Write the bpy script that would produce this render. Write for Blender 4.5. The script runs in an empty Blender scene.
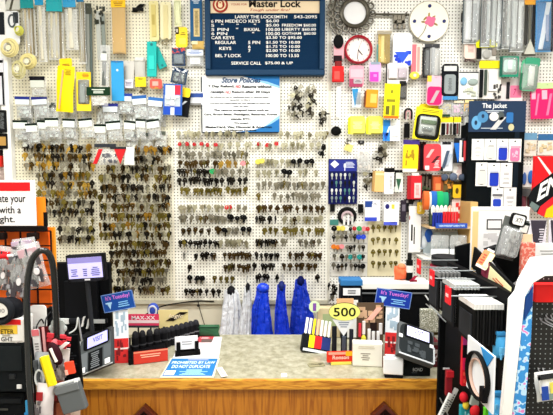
import bpy, bmesh, math, random
import numpy as np
from mathutils import Vector, Matrix
RND = random.Random(7)
SC = bpy.context.scene
COL = SC.collection
# ---------------------------------------------------------------- camera geometry
FPX, CX, CY, CZ, PITCH = 434.0, 276.5, 207.5, 1.68, math.radians(4.0)
CA, SA = math.cos(PITCH), math.sin(PITCH)
WALL = 2.60                     # front face of the pegboards
CTOP = 0.95                     # counter top height


def ray(px, py):
    u, v = px - CX, CY - py
    return Vector((u, FPX * CA + v * SA, -FPX * SA + v * CA))


def P(px, py, D):
    d = ray(px, py)
    t = D / d.y
    return Vector((d.x * t, D, CZ + d.z * t))


def G(px, py, z=CTOP):
    d = ray(px, py)
    t = (z - CZ) / d.z
    return Vector((d.x * t, d.y * t, z))


# ---------------------------------------------------------------- materials
def lin(h):
    if len(h) == 3:
        h = ''.join(c * 2 for c in h)
    c = [int(h[i:i + 2], 16) / 255 for i in (0, 2, 4)]
    return [(x / 12.92 if x <= .04045 else ((x + .055) / 1.055) ** 2.4) for x in c] + [1]


MATS = {}


def newmat(name):
    m = bpy.data.materials.new(name)
    m.use_nodes = True
    nt = m.node_tree
    return m, nt, nt.nodes['Principled BSDF'], nt.nodes, nt.links


def M(s):
    """'abc' plain, 'abc*' metal, 'abc!' glossy, 'abc~2' light giving, 'abc/def/90' print, 'clear', 'film'."""
    if s in MATS:
        return MATS[s]
    m, nt, b, N, L = newmat('mat_' + s.replace('/', '_'))
    if s in ('clear', 'film'):
        N.remove(b)
        tr = N.new('ShaderNodeBsdfTransparent')
        gl = N.new('ShaderNodeBsdfGlossy')
        gl.inputs['Roughness'].default_value = .12
        df = N.new('ShaderNodeBsdfDiffuse')
        df.inputs['Color'].default_value = (.95, .97, .97, 1)
        m1 = N.new('ShaderNodeMixShader')
        m2 = N.new('ShaderNodeMixShader')
        m1.inputs[0].default_value = .08 if s == 'clear' else .26
        fr = N.new('ShaderNodeFresnel')
        fr.inputs['IOR'].default_value = 1.4
        L.new(tr.outputs[0], m1.inputs[1])
        L.new(df.outputs[0], m1.inputs[2])
        L.new(fr.outputs[0], m2.inputs[0])
        L.new(m1.outputs[0], m2.inputs[1])
        L.new(gl.outputs[0], m2.inputs[2])
        nz = N.new('ShaderNodeTexNoise')
        nz.inputs['Scale'].default_value = 60
        bp = N.new('ShaderNodeBump')
        bp.inputs['Strength'].default_value = .5
        bp.inputs['Distance'].default_value = .01
        L.new(nz.outputs[0], bp.inputs['Height'])
        L.new(bp.outputs[0], gl.inputs['Normal'])
        L.new(m2.outputs[0], N['Material Output'].inputs[0])
    else:
        c = s.replace('%', '')
        emi = None
        if '~' in c:
            c, e = c.split('~')
            emi = float(e)
        metal = c.endswith('*')
        gloss = c.endswith('!')
        c = c.rstrip('*!')
        p = c.split('/')
        b.inputs['Base Color'].default_value = lin(p[0])
        b.inputs['Roughness'].default_value = .35 if metal else (.18 if gloss else .5)
        b.inputs['Metallic'].default_value = .85 if metal else 0
        if not metal and not gloss:
            b.inputs['Specular IOR Level'].default_value = .22 if sum(lin(p[0])[:3]) > .12 else .05
            b.inputs['Roughness'].default_value = .6
        if '%' in s:
            nz = N.new('ShaderNodeTexNoise')
            nz.inputs['Scale'].default_value = 38
            nz.inputs['Detail'].default_value = 3
            tco = N.new('ShaderNodeTexCoord')
            L.new(tco.outputs['Object'], nz.inputs['Vector'])
            bp = N.new('ShaderNodeBump')
            bp.inputs['Strength'].default_value = .9
            bp.inputs['Distance'].default_value = .012
            L.new(nz.outputs[0], bp.inputs['Height'])
            L.new(bp.outputs[0], b.inputs['Normal'])
        if emi:
            b.inputs['Emission Color'].default_value = lin(p[0])
            b.inputs['Emission Strength'].default_value = emi
        if len(p) > 1:
            tc = N.new('ShaderNodeTexCoord')
            vo = N.new('ShaderNodeTexNoise')
            vo.inputs['Scale'].default_value = float(p[2]) if len(p) > 2 else 90
            vo.inputs['Detail'].default_value = 1
            rp = N.new('ShaderNodeValToRGB')
            rp.color_ramp.interpolation = 'CONSTANT'
            rp.color_ramp.elements[0].color = lin(p[0])
            rp.color_ramp.elements[1].color = lin(p[1])
            rp.color_ramp.elements[1].position = .55
            if len(p) > 3:
                e = rp.color_ramp.elements.new(.64)
                e.color = lin(p[3])
            L.new(tc.outputs['Object'], vo.inputs['Vector'])
            L.new(vo.outputs[0], rp.inputs[0])
            L.new(rp.outputs[0], b.inputs['Base Color'])
    MATS[s] = m
    return m


def mat_pegboard(name, base, hole, pitch=.0188, rad=.0035):
    m, nt, b, N, L = newmat(name)
    tc = N.new('ShaderNodeTexCoord')
    sp = N.new('ShaderNodeSeparateXYZ')
    L.new(tc.outputs['Object'], sp.inputs[0])

    def fr(o):
        a = N.new('ShaderNodeMath'); a.operation = 'DIVIDE'; a.inputs[1].default_value = pitch
        L.new(o, a.inputs[0])
        f = N.new('ShaderNodeMath'); f.operation = 'FRACT'
        L.new(a.outputs[0], f.inputs[0])
        s = N.new('ShaderNodeMath'); s.operation = 'SUBTRACT'; s.inputs[1].default_value = .5
        L.new(f.outputs[0], s.inputs[0])
        q = N.new('ShaderNodeMath'); q.operation = 'POWER'; q.inputs[1].default_value = 2
        L.new(s.outputs[0], q.inputs[0])
        return q.outputs[0]
    ad = N.new('ShaderNodeMath'); ad.operation = 'ADD'
    L.new(fr(sp.outputs['X']), ad.inputs[0])
    L.new(fr(sp.outputs['Z']), ad.inputs[1])
    lt = N.new('ShaderNodeMath'); lt.operation = 'LESS_THAN'
    lt.inputs[1].default_value = (rad / pitch) ** 2
    L.new(ad.outputs[0], lt.inputs[0])
    nz = N.new('ShaderNodeTexNoise'); nz.inputs['Scale'].default_value = 3
    L.new(tc.outputs['Object'], nz.inputs['Vector'])
    rp = N.new('ShaderNodeValToRGB')
    c = lin(base)
    rp.color_ramp.elements[0].color = [x * .88 for x in c[:3]] + [1]
    rp.color_ramp.elements[1].color = c
    rp.color_ramp.elements[0].position = .3
    rp.color_ramp.elements[1].position = .6
    L.new(nz.outputs[0], rp.inputs[0])
    mx = N.new('ShaderNodeMix'); mx.data_type = 'RGBA'
    L.new(lt.outputs[0], mx.inputs['Factor'])
    L.new(rp.outputs[0], mx.inputs['A'])
    mx.inputs['B'].default_value = lin(hole)
    L.new(mx.outputs['Result'], b.inputs['Base Color'])
    b.inputs['Roughness'].default_value = .55
    return m


def mat_wood(name, c1, c2, scale=(9, 9, .7)):
    m, nt, b, N, L = newmat(name)
    tc = N.new('ShaderNodeTexCoord')
    mp = N.new('ShaderNodeMapping')
    mp.inputs['Scale'].default_value = scale
    nz = N.new('ShaderNodeTexNoise')
    nz.inputs['Scale'].default_value = 9
    nz.inputs['Detail'].default_value = 6
    nz.inputs['Distortion'].default_value = 1.2
    rp = N.new('ShaderNodeValToRGB')
    rp.color_ramp.elements[0].color = lin(c2)
    rp.color_ramp.elements[1].color = lin(c1)
    rp.color_ramp.elements[0].position = .36
    rp.color_ramp.elements[1].position = .56
    L.new(tc.outputs['Object'], mp.inputs[0])
    L.new(mp.outputs[0], nz.inputs['Vector'])
    L.new(nz.outputs[0], rp.inputs[0])
    L.new(rp.outputs[0], b.inputs['Base Color'])
    b.inputs['Roughness'].default_value = .38
    return m


def mat_speckle(name, c1, c2, c3):
    m, nt, b, N, L = newmat(name)
    tc = N.new('ShaderNodeTexCoord')
    nz = N.new('ShaderNodeTexNoise')
    nz.inputs['Scale'].default_value = 34
    nz.inputs['Detail'].default_value = 8
    nz.inputs['Roughness'].default_value = .7
    rp = N.new('ShaderNodeValToRGB')
    rp.color_ramp.elements[0].color = lin(c2)
    rp.color_ramp.elements[1].color = lin(c1)
    rp.color_ramp.elements[0].position = .36
    rp.color_ramp.elements[1].position = .54
    e = rp.color_ramp.elements.new(.7)
    e.color = lin(c3)
    L.new(tc.outputs['Object'], nz.inputs['Vector'])
    L.new(nz.outputs[0], rp.inputs[0])
    L.new(rp.outputs[0], b.inputs['Base Color'])
    b.inputs['Roughness'].default_value = .4
    return m


# ---------------------------------------------------------------- mesh helpers
def link(name, me, parent=None):
    o = bpy.data.objects.new(name, me)
    COL.objects.link(o)
    if parent:
        o.parent = parent
    return o


def finish(name, bm, mat, parent=None, smooth=False):
    bmesh.ops.recalc_face_normals(bm, faces=bm.faces[:])
    me = bpy.data.meshes.new(name)
    bm.to_mesh(me)
    bm.free()
    for m in (mat if isinstance(mat, (list, tuple)) else [mat]):
        me.materials.append(M(m) if isinstance(m, str) else m)
    if smooth:
        for p in me.polygons:
            p.use_smooth = True
        try:
            me.set_sharp_from_angle(angle=math.radians(42))
        except Exception:
            pass
    return link(name, me, parent)


def tag(o, label, cat, group=None, kind=None):
    o['label'] = label
    if cat:
        o['category'] = cat
    if group:
        o['group'] = group
    if kind:
        o['kind'] = kind
    return o


def empty(name, loc=(0, 0, 0), mtx=None):
    o = bpy.data.objects.new(name, None)
    o.empty_display_size = .02
    COL.objects.link(o)
    if mtx is not None:
        o.matrix_world = mtx
    else:
        o.location = loc
    return o


def box(bm, x0, x1, y0, y1, z0, z1, bev=0, mi=0):
    x0, x1 = min(x0, x1), max(x0, x1)
    y0, y1 = min(y0, y1), max(y0, y1)
    z0, z1 = min(z0, z1), max(z0, z1)
    r = bmesh.ops.create_cube(bm, size=1)
    vs = r['verts']
    for v in vs:
        v.co = Vector(((x0 + x1) / 2 + v.co.x * (x1 - x0), (y0 + y1) / 2 + v.co.y * (y1 - y0), (z0 + z1) / 2 + v.co.z * (z1 - z0)))
    fs = {f for v in vs for f in v.link_faces}
    for f in fs:
        f.material_index = mi
    if bev > 0:
        bev = min(bev, .45 * min(x1 - x0, y1 - y0, z1 - z0))
        es = {e for v in vs for e in v.link_edges}
        bmesh.ops.bevel(bm, geom=list(es), offset=bev, segments=2, affect='EDGES', profile=.6)


def prism(bm, pts, y0, y1):
    """polygon of (x, z) points swept from y0 to y1"""
    a = [bm.verts.new((x, y0, z)) for x, z in pts]
    b = [bm.verts.new((x, y1, z)) for x, z in pts]
    bm.faces.new(a)
    bm.faces.new(b[::-1])
    n = len(pts)
    for i in range(n):
        bm.faces.new((a[i], b[i], b[(i + 1) % n], a[(i + 1) % n]))


def ell(cx, cz, rx, rz, n=24, a0=0):
    return [(cx + rx * math.cos(a0 + i * 2 * math.pi / n), cz + rz * math.sin(a0 + i * 2 * math.pi / n)) for i in range(n)]


def rrect(x0, x1, z0, z1, r, n=4):
    r = min(r, .49 * abs(x1 - x0), .49 * abs(z1 - z0))
    pts = []
    for cx, cz, a in ((x1 - r, z1 - r, 0), (x0 + r, z1 - r, 90), (x0 + r, z0 + r, 180), (x1 - r, z0 + r, 270)):
        for i in range(n + 1):
            t = math.radians(a + 90 * i / n)
            pts.append((cx + r * math.cos(t), cz + r * math.sin(t)))
    return pts


def ring(bm, cx, cz, rx, rz, y, t, ty, n=28, k=8):
    """torus facing the viewer"""
    vs = []
    for i in range(n):
        a = 2 * math.pi * i / n
        row = []
        for j in range(k):
            b = 2 * math.pi * j / k
            q = t * math.cos(b)
            row.append(bm.verts.new((cx + (rx + q) * math.cos(a), y + ty * math.sin(b), cz + (rz + q) * math.sin(a))))
        vs.append(row)
    for i in range(n):
        for j in range(k):
            bm.faces.new((vs[i][j], vs[(i + 1) % n][j], vs[(i + 1) % n][(j + 1) % k], vs[i][(j + 1) % k]))


def tube(bm, pts, r, k=8, taper=None):
    pts = [Vector(p) for p in pts]
    n = len(pts)
    prev = None
    rows = []
    for i, p in enumerate(pts):
        d = (pts[min(i + 1, n - 1)] - pts[max(i - 1, 0)]).normalized()
        if prev is None:
            up = Vector((0, 0, 1)) if abs(d.z) < .9 else Vector((1, 0, 0))
            x = d.cross(up).normalized()
        else:
            x = (prev - d * prev.dot(d)).normalized()
        prev = x
        y = d.cross(x)
        rr = r if taper is None else r * taper[i]
        rows.append([bm.verts.new(p + x * rr * math.cos(2 * math.pi * j / k) + y * rr * math.sin(2 * math.pi * j / k)) for j in range(k)])
    for i in range(n - 1):
        for j in range(k):
            bm.faces.new((rows[i][j], rows[i + 1][j], rows[i + 1][(j + 1) % k], rows[i][(j + 1) % k]))
    bm.faces.new(rows[0][::-1])
    bm.faces.new(rows[-1])


def smooth_path(pts, n=6):
    pts = [Vector(p) for p in pts]
    out = []
    for i in range(len(pts) - 1):
        p0, p1, p2, p3 = pts[max(i - 1, 0)], pts[i], pts[i + 1], pts[min(i + 2, len(pts) - 1)]
        for k in range(n):
            t = k / n
            out.append(.5 * ((2 * p1) + (p2 - p0) * t + (2 * p0 - 5 * p1 + 4 * p2 - p3) * t * t + (3 * p1 - p0 - 3 * p2 + p3) * t ** 3))
    out.append(pts[-1])
    return out


def text_mesh(body, shear=0, bold=0):
    cu = bpy.data.curves.new('t', 'FONT')
    cu.body = body
    cu.shear = shear
    cu.offset = bold
    cu.resolution_u = 3
    o = bpy.data.objects.new('t', cu)
    COL.objects.link(o)
    dg = bpy.context.evaluated_depsgraph_get()
    me = bpy.data.meshes.new_from_object(o.evaluated_get(dg))
    bpy.data.objects.remove(o)
    bpy.data.curves.remove(cu)
    vs = [v.co.copy() for v in me.vertices]
    fs = [list(p.vertices) for p in me.polygons]
    bpy.data.meshes.remove(me)
    return vs, fs


def add_text(bm, body, x0, z0, x1, z1, y, shear=0, bold=.012):
    """flat letters filling the rectangle, facing the viewer (-y)"""
    vs, fs = text_mesh(body, shear, bold)
    if not vs:
        return
    ax, bx_ = min(v.x for v in vs), max(v.x for v in vs)
    ay, by = min(v.y for v in vs), max(v.y for v in vs)
    sx, sz = (x1 - x0) / (bx_ - ax), (z1 - z0) / max(by - ay, 1e-5)
    nv = [bm.verts.new((x0 + (v.x - ax) * sx, y, z0 + (v.y - ay) * sz)) for v in vs]
    for f in fs:
        try:
            bm.faces.new([nv[i] for i in f])
        except ValueError:
            pass


# ---------------------------------------------------------------- frames: where a thing stands and how it faces
class Frame:
    def __init__(s, tl, tr, bl):
        u, v = tr - tl, bl - tl
        s.W = u.length
        X = u.normalized()
        v = v - X * v.dot(X)
        s.H = v.length
        Z = -v.normalized()
        Y = Z.cross(X)
        o = tl + u * .5 + v
        s.m = Matrix(((X.x, Y.x, Z.x, o.x), (X.y, Y.y, Z.y, o.y), (X.z, Y.z, Z.z, o.z), (0, 0, 0, 1)))


def F(x0, y0, x1, y1, D, rot=0):
    f = Frame(P(x0, y0, D), P(x1, y0, D), P(x0, y1, D))
    if rot:
        c = Vector((0, 0, f.H / 2))
        f.m = f.m @ Matrix.Translation(c) @ Matrix.Rotation(-math.radians(rot), 4, 'Y') @ Matrix.Translation(-c)
    return f


def Q(tl, tr, bl):
    return Frame(P(*tl), P(*tr), P(*bl))


def QS(x0, y0, y1, x1, X):
    """card on the plane x = X running away from the viewer: far edge at x0, near edge at x1"""
    d = ray(x0, y0)
    t = X / d.x
    tl = Vector((X, d.y * t, CZ + d.z * t))
    bl = P(x0, y1, tl.y)
    bl.x = X
    D = (X * FPX / (x1 - CX) + (tl.z - CZ) * SA) / CA
    return Frame(tl, Vector((X, D, tl.z)), bl)


def shape(bm, kind, W, H, a, y, th):
    u0, v0, u1, v1 = a
    x0, x1, z0, z1 = (u0 - .5) * W, (u1 - .5) * W, (1 - v1) * H, (1 - v0) * H
    yb, ya = -y / 1000, -(y + th) / 1000
    cx, cz, rx, rz, cy, ry = (x0 + x1) / 2, (z0 + z1) / 2, (x1 - x0) / 2, (z1 - z0) / 2, (ya + yb) / 2, (yb - ya) / 2
    if kind == 'c':
        box(bm, x0, x1, ya, yb, z0, z1)
    elif kind == 'b':
        box(bm, x0, x1, ya, yb, z0, z1, min(.004, .2 * min(x1 - x0, z1 - z0, yb - ya)))
    elif kind == 'r':
        prism(bm, rrect(x0, x1, z0, z1, .22 * min(x1 - x0, z1 - z0)), ya, yb)
    elif kind == 'd':
        q = .16 * min(x1 - x0, z1 - z0)
        o = rrect(x0, x1, z0, z1, q)
        i = rrect(x0 + q, x1 - q, z0 + q, z1 - q, q)
        A = [bm.verts.new((p[0], yb, p[1])) for p in o]
        B_ = [bm.verts.new((p[0], ya, p[1])) for p in i]
        n = len(o)
        for k in range(n):
            bm.faces.new((A[k], B_[k], B_[(k + 1) % n], A[(k + 1) % n]))
        bm.faces.new(B_[::-1])
        bm.faces.new(A)
    elif kind == 'y':
        n = 14
        for zz in (0,):
            A = [bm.verts.new((cx + rx * math.cos(2 * math.pi * k / n), cy + ry * math.sin(2 * math.pi * k / n), z0)) for k in range(n)]
            B_ = [bm.verts.new((v.co.x, v.co.y, z1)) for v in A]
            for k in range(n):
                bm.faces.new((A[k], A[(k + 1) % n], B_[(k + 1) % n], B_[k]))
            bm.faces.new(A[::-1]); bm.faces.new(B_)
    elif kind == 'h':
        n = 14
        A = [bm.verts.new((x0, cy + ry * math.cos(2 * math.pi * k / n), cz + rz * math.sin(2 * math.pi * k / n))) for k in range(n)]
        B_ = [bm.verts.new((x1, v.co.y, v.co.z)) for v in A]
        for k in range(n):
            bm.faces.new((A[k], A[(k + 1) % n], B_[(k + 1) % n], B_[k]))
        bm.faces.new(A[::-1]); bm.faces.new(B_)
    elif kind == 'o':
        prism(bm, ell(cx, cz, rx, rz, 28), ya, yb)
    elif kind == 'T':
        t = .2 * min(rx, rz)
        ring(bm, cx, cz, rx - t, rz - t, cy, t, ry)
    elif kind == 'A':               # slim band
        t = .06 * min(rx, rz)
        ring(bm, cx, cz, rx - t, rz - t, cy, t, ry)
    elif kind == 'U':               # shackle
        t = .22 * rx
        pts = [(cx - rx + t, cy, z0)] + [(cx + (rx - t) * math.cos(math.pi - q * math.pi / 8), cy, z1 - rx + (rx - t) * math.sin(q * math.pi / 8)) for q in range(9)] + [(cx + rx - t, cy, z0)]
        tube(bm, pts, t, 8)
    elif kind == 's':
        r = bmesh.ops.create_uvsphere(bm, u_segments=14, v_segments=8, radius=1)
        for v in r['verts']:
            v.co = Vector((cx + v.co.x * rx, cy + v.co.y * ry, cz + v.co.z * rz))
    elif kind == 'g':               # coil of line
        for k in range(4):
            q = 1 - .13 * k
            t = .07 * min(rx, rz)
            ring(bm, cx + RND.uniform(-.06, .06) * rx, cz + RND.uniform(-.06, .06) * rz, (rx - t) * q, (rz - t) * q, yb + (ya - yb) * (k + .5) / 4, t * 1.5, ry * .3, 20, 6)
    elif kind == 'z':               # crinkled pouch
        n, m_ = 7, 8
        fr, bk = [], []
        for i in range(n + 1):
            r1, r2 = [], []
            for j in range(m_ + 1):
                s, t = i / n, j / m_
                e = math.sin(math.pi * s) ** .6 * math.sin(math.pi * t) ** .5
                w = 1 + .05 * math.sin(7 * t + 2 * s) * (2 * s - 1)
                xx, zz = cx + (s - .5) * 2 * rx * w, z0 + t * (z1 - z0)
                yy = yb + (ya - yb) * e * (.75 + .25 * RND.random())
                r1.append(bm.verts.new((xx, yy - .0004, zz)))
                r2.append(bm.verts.new((xx, yb, zz)))
            fr.append(r1); bk.append(r2)
        for i in range(n):
            for j in range(m_):
                bm.faces.new((fr[i][j], fr[i + 1][j], fr[i + 1][j + 1], fr[i][j + 1]))
                bm.faces.new((bk[i][j], bk[i][j + 1], bk[i + 1][j + 1], bk[i + 1][j]))
        for i in range(n):
            bm.faces.new((fr[i][0], bk[i][0], bk[i + 1][0], fr[i + 1][0]))
            bm.faces.new((fr[i][m_], fr[i + 1][m_], bk[i + 1][m_], bk[i][m_]))
        for j in range(m_):
            bm.faces.new((fr[0][j], fr[0][j + 1], bk[0][j + 1], bk[0][j]))
            bm.faces.new((fr[n][j], bk[n][j], bk[n][j + 1], fr[n][j + 1]))
    elif kind == 'n':               # loose small hardware
        for k in range(12):
            px, pz = RND.uniform(x0, x1), RND.uniform(z0, z1)
            w, h = RND.uniform(.12, .3) * rx, RND.uniform(.1, .35) * rz
            px = min(max(px, x0 + w), x1 - w); pz = min(max(pz, z0 + h), z1 - h)
            yy = yb + (ya - yb) * RND.uniform(.1, .6)
            box(bm, px - w, px + w, yy, yy + (ya - yb) * .35, pz - h, pz + h, .0008)
    elif kind == 'l':               # lines of print
        n = max(2, int((z1 - z0) / .007))
        for k in range(n):
            zt = z1 - (k + .25) * (z1 - z0) / n
            q = RND.uniform(.5, 1)
            box(bm, cx - rx * q, cx + rx * q, ya, yb, zt - (z1 - z0) / n * .45, zt)
    elif kind == 'w':               # wire grid
        nx, nz = max(2, round((x1 - x0) / .045)), max(2, round((z1 - z0) / .045))
        for k in range(nx + 1):
            xx = x0 + k * (x1 - x0) / nx
            box(bm, xx - .0018, xx + .0018, ya, yb, z0, z1)
        for k in range(nz + 1):
            zz = z0 + k * (z1 - z0) / nz
            box(bm, x0, x1, ya + .0004, yb - .0004, zz - .0018, zz + .0018)
    elif kind == 'K':               # a key outline
        prism(bm, ell(cx, z1 - .3 * (z1 - z0), rx, .3 * (z1 - z0), 12), ya, yb)
        box(bm, cx - .35 * rx, cx + .35 * rx, ya, yb, z0, z1 - .5 * (z1 - z0))
    elif kind == 'v':               # wedge / triangle pointing down
        prism(bm, [(x0, z1), (x1, z1), (cx, z0)], ya, yb)
    elif kind == 'D':               # diamond
        prism(bm, [(cx, z1), (x1, cz), (cx, z0), (x0, cz)], ya, yb)
    elif kind == '/':               # slanted strip
        q = .35 * (x1 - x0)
        prism(bm, [(x0 + q * 1.8, z1), (x1, z1), (x1 - q * 1.8, z0), (x0, z0)], ya, yb)
    else:
        raise ValueError(kind)


SMOOTH = set('yhoTAUsgzd')
HOOKS = []                          # where a peg hook carries something on the wall


def T(name, cat, label, fr, parts, group=None, hook=False):
    """parts: 'name shape u0 v0 u1 v1 y th material; ...'  ('a>b' is a sub-part of a; 'text:WORDS' lettering)"""
    ps = [p.split() for p in parts.split(';') if p.strip()]
    if hook:
        HOOKS.append(fr.m @ Vector((0, 0, fr.H * .955)))
    single = len(ps) == 1
    root = None
    made = {}
    if not single:
        root = empty(name, mtx=fr.m)
        tag(root, label, cat, group)
    for p in ps:
        nm, k = p[0], p[1]
        a = [float(x) for x in p[2:6]]
        y, th, mt = float(p[6]), float(p[7]), p[8]
        par = root
        if '>' in nm:
            pn, nm = nm.split('>')
            par = made.get(pn, root)
        bm = bmesh.new()
        if k.startswith('t:') or k.startswith('i:'):
            x0, x1, z0, z1 = (a[0] - .5) * fr.W, (a[2] - .5) * fr.W, (1 - a[3]) * fr.H, (1 - a[1]) * fr.H
            add_text(bm, k[2:].replace('_', ' '), x0, z0, x1, z1, -(y + th) / 1000, .3 if k[0] == 'i' else 0)
        else:
            shape(bm, k, fr.W, fr.H, a, y, th)
        if single:
            o = finish(name, bm, mt, None, k in SMOOTH)
            o.matrix_world = fr.m
            tag(o, label, cat, group)
            return o
        o = finish(nm, bm, mt, par, k in SMOOTH)
        made[nm] = o
    return root


def bl(card, head, prod, ps='b', hb=.22, ins=.16, bot=.9):
    return (f"card c 0 0 1 1 0 1.5 {card}; header c 0 0 1 {hb} 1.5 .8 {head}; product {ps} {ins} {hb + .07} {1 - ins} {bot} 2 9 {prod};"
            f"bubble d {ins - .07} {hb + .03} {1 - ins + .07} {min(bot + .05, .99)} 1.6 13 clear")


def bg(head, lab, cont, hv=.14, lv=.42):
    return (f"bag z 0 .06 1 1 0 16 film; header c 0 0 1 {hv} 17 1 {head}; label c .05 {hv} .95 {lv} 17 1 {lab}; contents n .12 {lv + .1} .88 .94 3 10 {cont}")


def LV(k):
    return WALL - .006 - .02 * k


def W_(name, cat, label, x0, y0, x1, y1, parts, lv=1, rot=0, group=None):
    return T(name, cat, label, F(x0, y0, x1, y1, LV(lv), rot), parts, group, hook=True)
# ================================================================ camera, light
cam = bpy.data.objects.new('camera', bpy.data.cameras.new('camera'))
COL.objects.link(cam)
cam.location = (0, 0, CZ)
cam.rotation_euler = (math.pi / 2 - PITCH, 0, 0)
cam.data.sensor_width = 36
cam.data.sensor_fit = 'HORIZONTAL'
cam.data.lens = 36 * FPX / 553
cam.data.clip_start = .05
SC.camera = cam
SC.view_settings.view_transform = 'Standard'
SC.view_settings.look = 'None'
SC.view_settings.gamma = 1
SC.view_settings.exposure = 0.22
wd = bpy.data.worlds.new('world')
SC.world = wd
wd.use_nodes = True
wd.node_tree.nodes['Background'].inputs[0].default_value = (1, 1, 1, 1)
wd.node_tree.nodes['Background'].inputs[1].default_value = .16
for lx, ly, e in ((-.95, 1.30, 33), (.95, 1.30, 33), (0, .2, 34), (-1.3, -.5, 26), (1.3, -.5, 26)):
    la = bpy.data.lights.new('ceiling_tube_light', 'AREA')
    la.shape = 'RECTANGLE'
    la.size, la.size_y = 1.2, .28
    la.energy = e
    la.color = (1, .995, .975)
    lo = bpy.data.objects.new('ceiling_tube_light', la)
    COL.objects.link(lo)
    lo.location = (lx, ly, 2.97)

# ================================================================ the room


def struct(name, x0, x1, y0, y1, z0, z1, mat):
    bm = bmesh.new()
    box(bm, x0, x1, y0, y1, z0, z1)
    o = finish(name, bm, mat)
    o['kind'] = 'structure'
    return o


YW = WALL + .012
struct('wall_back', -2.4, 2.4, YW, YW + .1, 0, 3.0, 'd9d3bd')
struct('wall_left', -2.5, -2.4, -1.6, YW + .1, 0, 3.0, 'd8d4c8')
struct('wall_right', 2.4, 2.5, -1.6, YW + .1, 0, 3.0, 'd8d4c8')
struct('wall_front', -2.5, 2.5, -1.7, -1.6, 0, 3.0, 'd8d4c8')
struct('floor', -2.5, 2.5, -1.7, YW + .1, -.1, 0, '8a8378')
struct('ceiling', -2.5, 2.5, -1.7, YW + .1, 3.0, 3.1, 'eeeeea')


def wx(px, py=200):
    return P(px, py, WALL).x


ZB = P(276, 300, WALL).z
XS = [P(17, 200, WALL).x, wx(173), wx(329), 2.38]
PB = [('pegboard', 'yellowed beige pegboard panel behind the crowded brass keys on the left', mat_pegboard('pegboard_beige', 'e4dfc8', '3a3222', rad=.0033), XS[0], XS[1], ZB),
      ('pegboard', 'cream pegboard panel behind the price board and policies sign', mat_pegboard('pegboard_cream', 'eeece1', '322d22', rad=.0035), XS[1], XS[2], ZB),
      ('pegboard', 'white pegboard panel full of hanging packages right of the price board', mat_pegboard('pegboard_white', 'f1f0ea', '322e26', rad=.0035), XS[2], XS[3], P(276, 304, WALL).z),
      ('pegboard', 'narrow white pegboard strip beyond the white post at the far left', mat_pegboard('pegboard_strip', 'e6e6e0', '777'), -2.38, P(9, 200, WALL).x, ZB)]
for nm, lab, m, x0, x1, zb in PB:
    bm = bmesh.new()
    box(bm, x0 + .001, x1 - .001, WALL, YW, zb, 2.99)
    tag(finish(nm, bm, m), lab, 'pegboard')
bm = bmesh.new()
box(bm, P(9, 200, WALL).x, P(17, 200, WALL).x, WALL - .035, YW, ZB, 2.99)
finish('trim_1', bm, 'f4f4f0')['kind'] = 'structure'
for i, x in ((2, XS[1]), (3, XS[2])):
    bm = bmesh.new()
    box(bm, x - .007, x + .007, WALL - .004, WALL, ZB, 2.99)
    finish('trim_%d' % i, bm, 'd2cfc2' if i == 3 else 'e8e2cf')['kind'] = 'structure'
bm = bmesh.new()
box(bm, XS[0], XS[2], WALL - .012, YW, ZB - .022, ZB)
finish('trim_4', bm, 'b9b4a0')['kind'] = 'structure'

# ================================================================ keys


def key_geo(bow, L=.036):
    """bow round the peg hole at the origin, blade hanging down: verts, faces, material index of each face"""
    n, t = 14, .0011
    V, Fc, I = [], [], []
    for i in range(n):
        a = 2 * math.pi * i / n + math.pi / n
        c, s = math.cos(a), math.sin(a)
        if bow == 'round':
            r = .0125
            ox, oz = r * c, r * s
        elif bow == 'square':
            r = .0130 / max(abs(c), abs(s)) ** .8
            ox, oz = .92 * r * c, .88 * r * s
        elif bow == 'clover':
            r = .0135 * (1 + .16 * math.cos(3 * a + math.pi / 2))
            ox, oz = r * c, r * s
        else:
            ox, oz = .0165 * c, .0150 * s
        q = .0026
        tt = t * (2.6 if bow == 'plastic' else 1)
        V += [(ox, -tt, oz), (ox, tt, oz), (q * c, -tt, q * s + .004), (q * c, tt, q * s + .004)]
    for i in range(n):
        a, b = 4 * i, 4 * ((i + 1) % n)
        Fc += [(a, b, b + 2, a + 2), (a + 1, a + 3, b + 3, b + 1), (a, a + 1, b + 1, b), (a + 2, b + 2, b + 3, a + 3)]
        I += [0] * 4
    w = .0048
    pr = [(-w, -.008), (-w, -L), (-w * .3, -L - .004), (w * .6, -L), (w * .5, -L + .006), (w, -L + .010), (w * .6, -L + .015), (w, -L + .02), (w, -.008)]
    k = len(V)
    m = len(pr)
    V += [(x, -t, z) for x, z in pr] + [(x, t, z) for x, z in pr]
    Fc.append(tuple(range(k, k + m)))
    Fc.append(tuple(range(k + 2 * m - 1, k + m - 1, -1)))
    I += [1, 1]
    for i in range(m):
        j = (i + 1) % m
        Fc.append((k + i, k + m + i, k + m + j, k + j))
        I.append(1)
    return np.array(V), Fc, I


KG = {b: key_geo(b, .034 if b == 'plastic' else .027) for b in ('round', 'square', 'clover', 'plastic')}
KM = {'gold': '9a7422*', 'brass': 'b8943c*', 'bronze': '4c3a1a*', 'dark': '221e18*', 'nickel': '8e8a7a*', 'pale': 'b4b096*', 'olive': '7c7030*',
      'black': '101010', 'red': 'c4202a', 'pink': 'e58a90', 'green': '1f9a55', 'yellow': 'e2d25a', 'blue': '2444c8', 'white': 'e8e8e0', 'orange': 'e07a20', 'teal': '20908a'}
KMESH = {}


def key_mesh(bow, m1, m2):
    k = (bow, m1, m2)
    if k not in KMESH:
        V, Fc, I = KG[bow]
        me = bpy.data.meshes.new('key')
        me.from_pydata([tuple(v) for v in V], [], Fc)
        me.materials.append(M(KM[m1]))
        me.materials.append(M(KM[m2]))
        me.polygons.foreach_set('material_index', I)
        me.update()
        KMESH[k] = me
    return KMESH[k]


NKEYS = [0]


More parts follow.
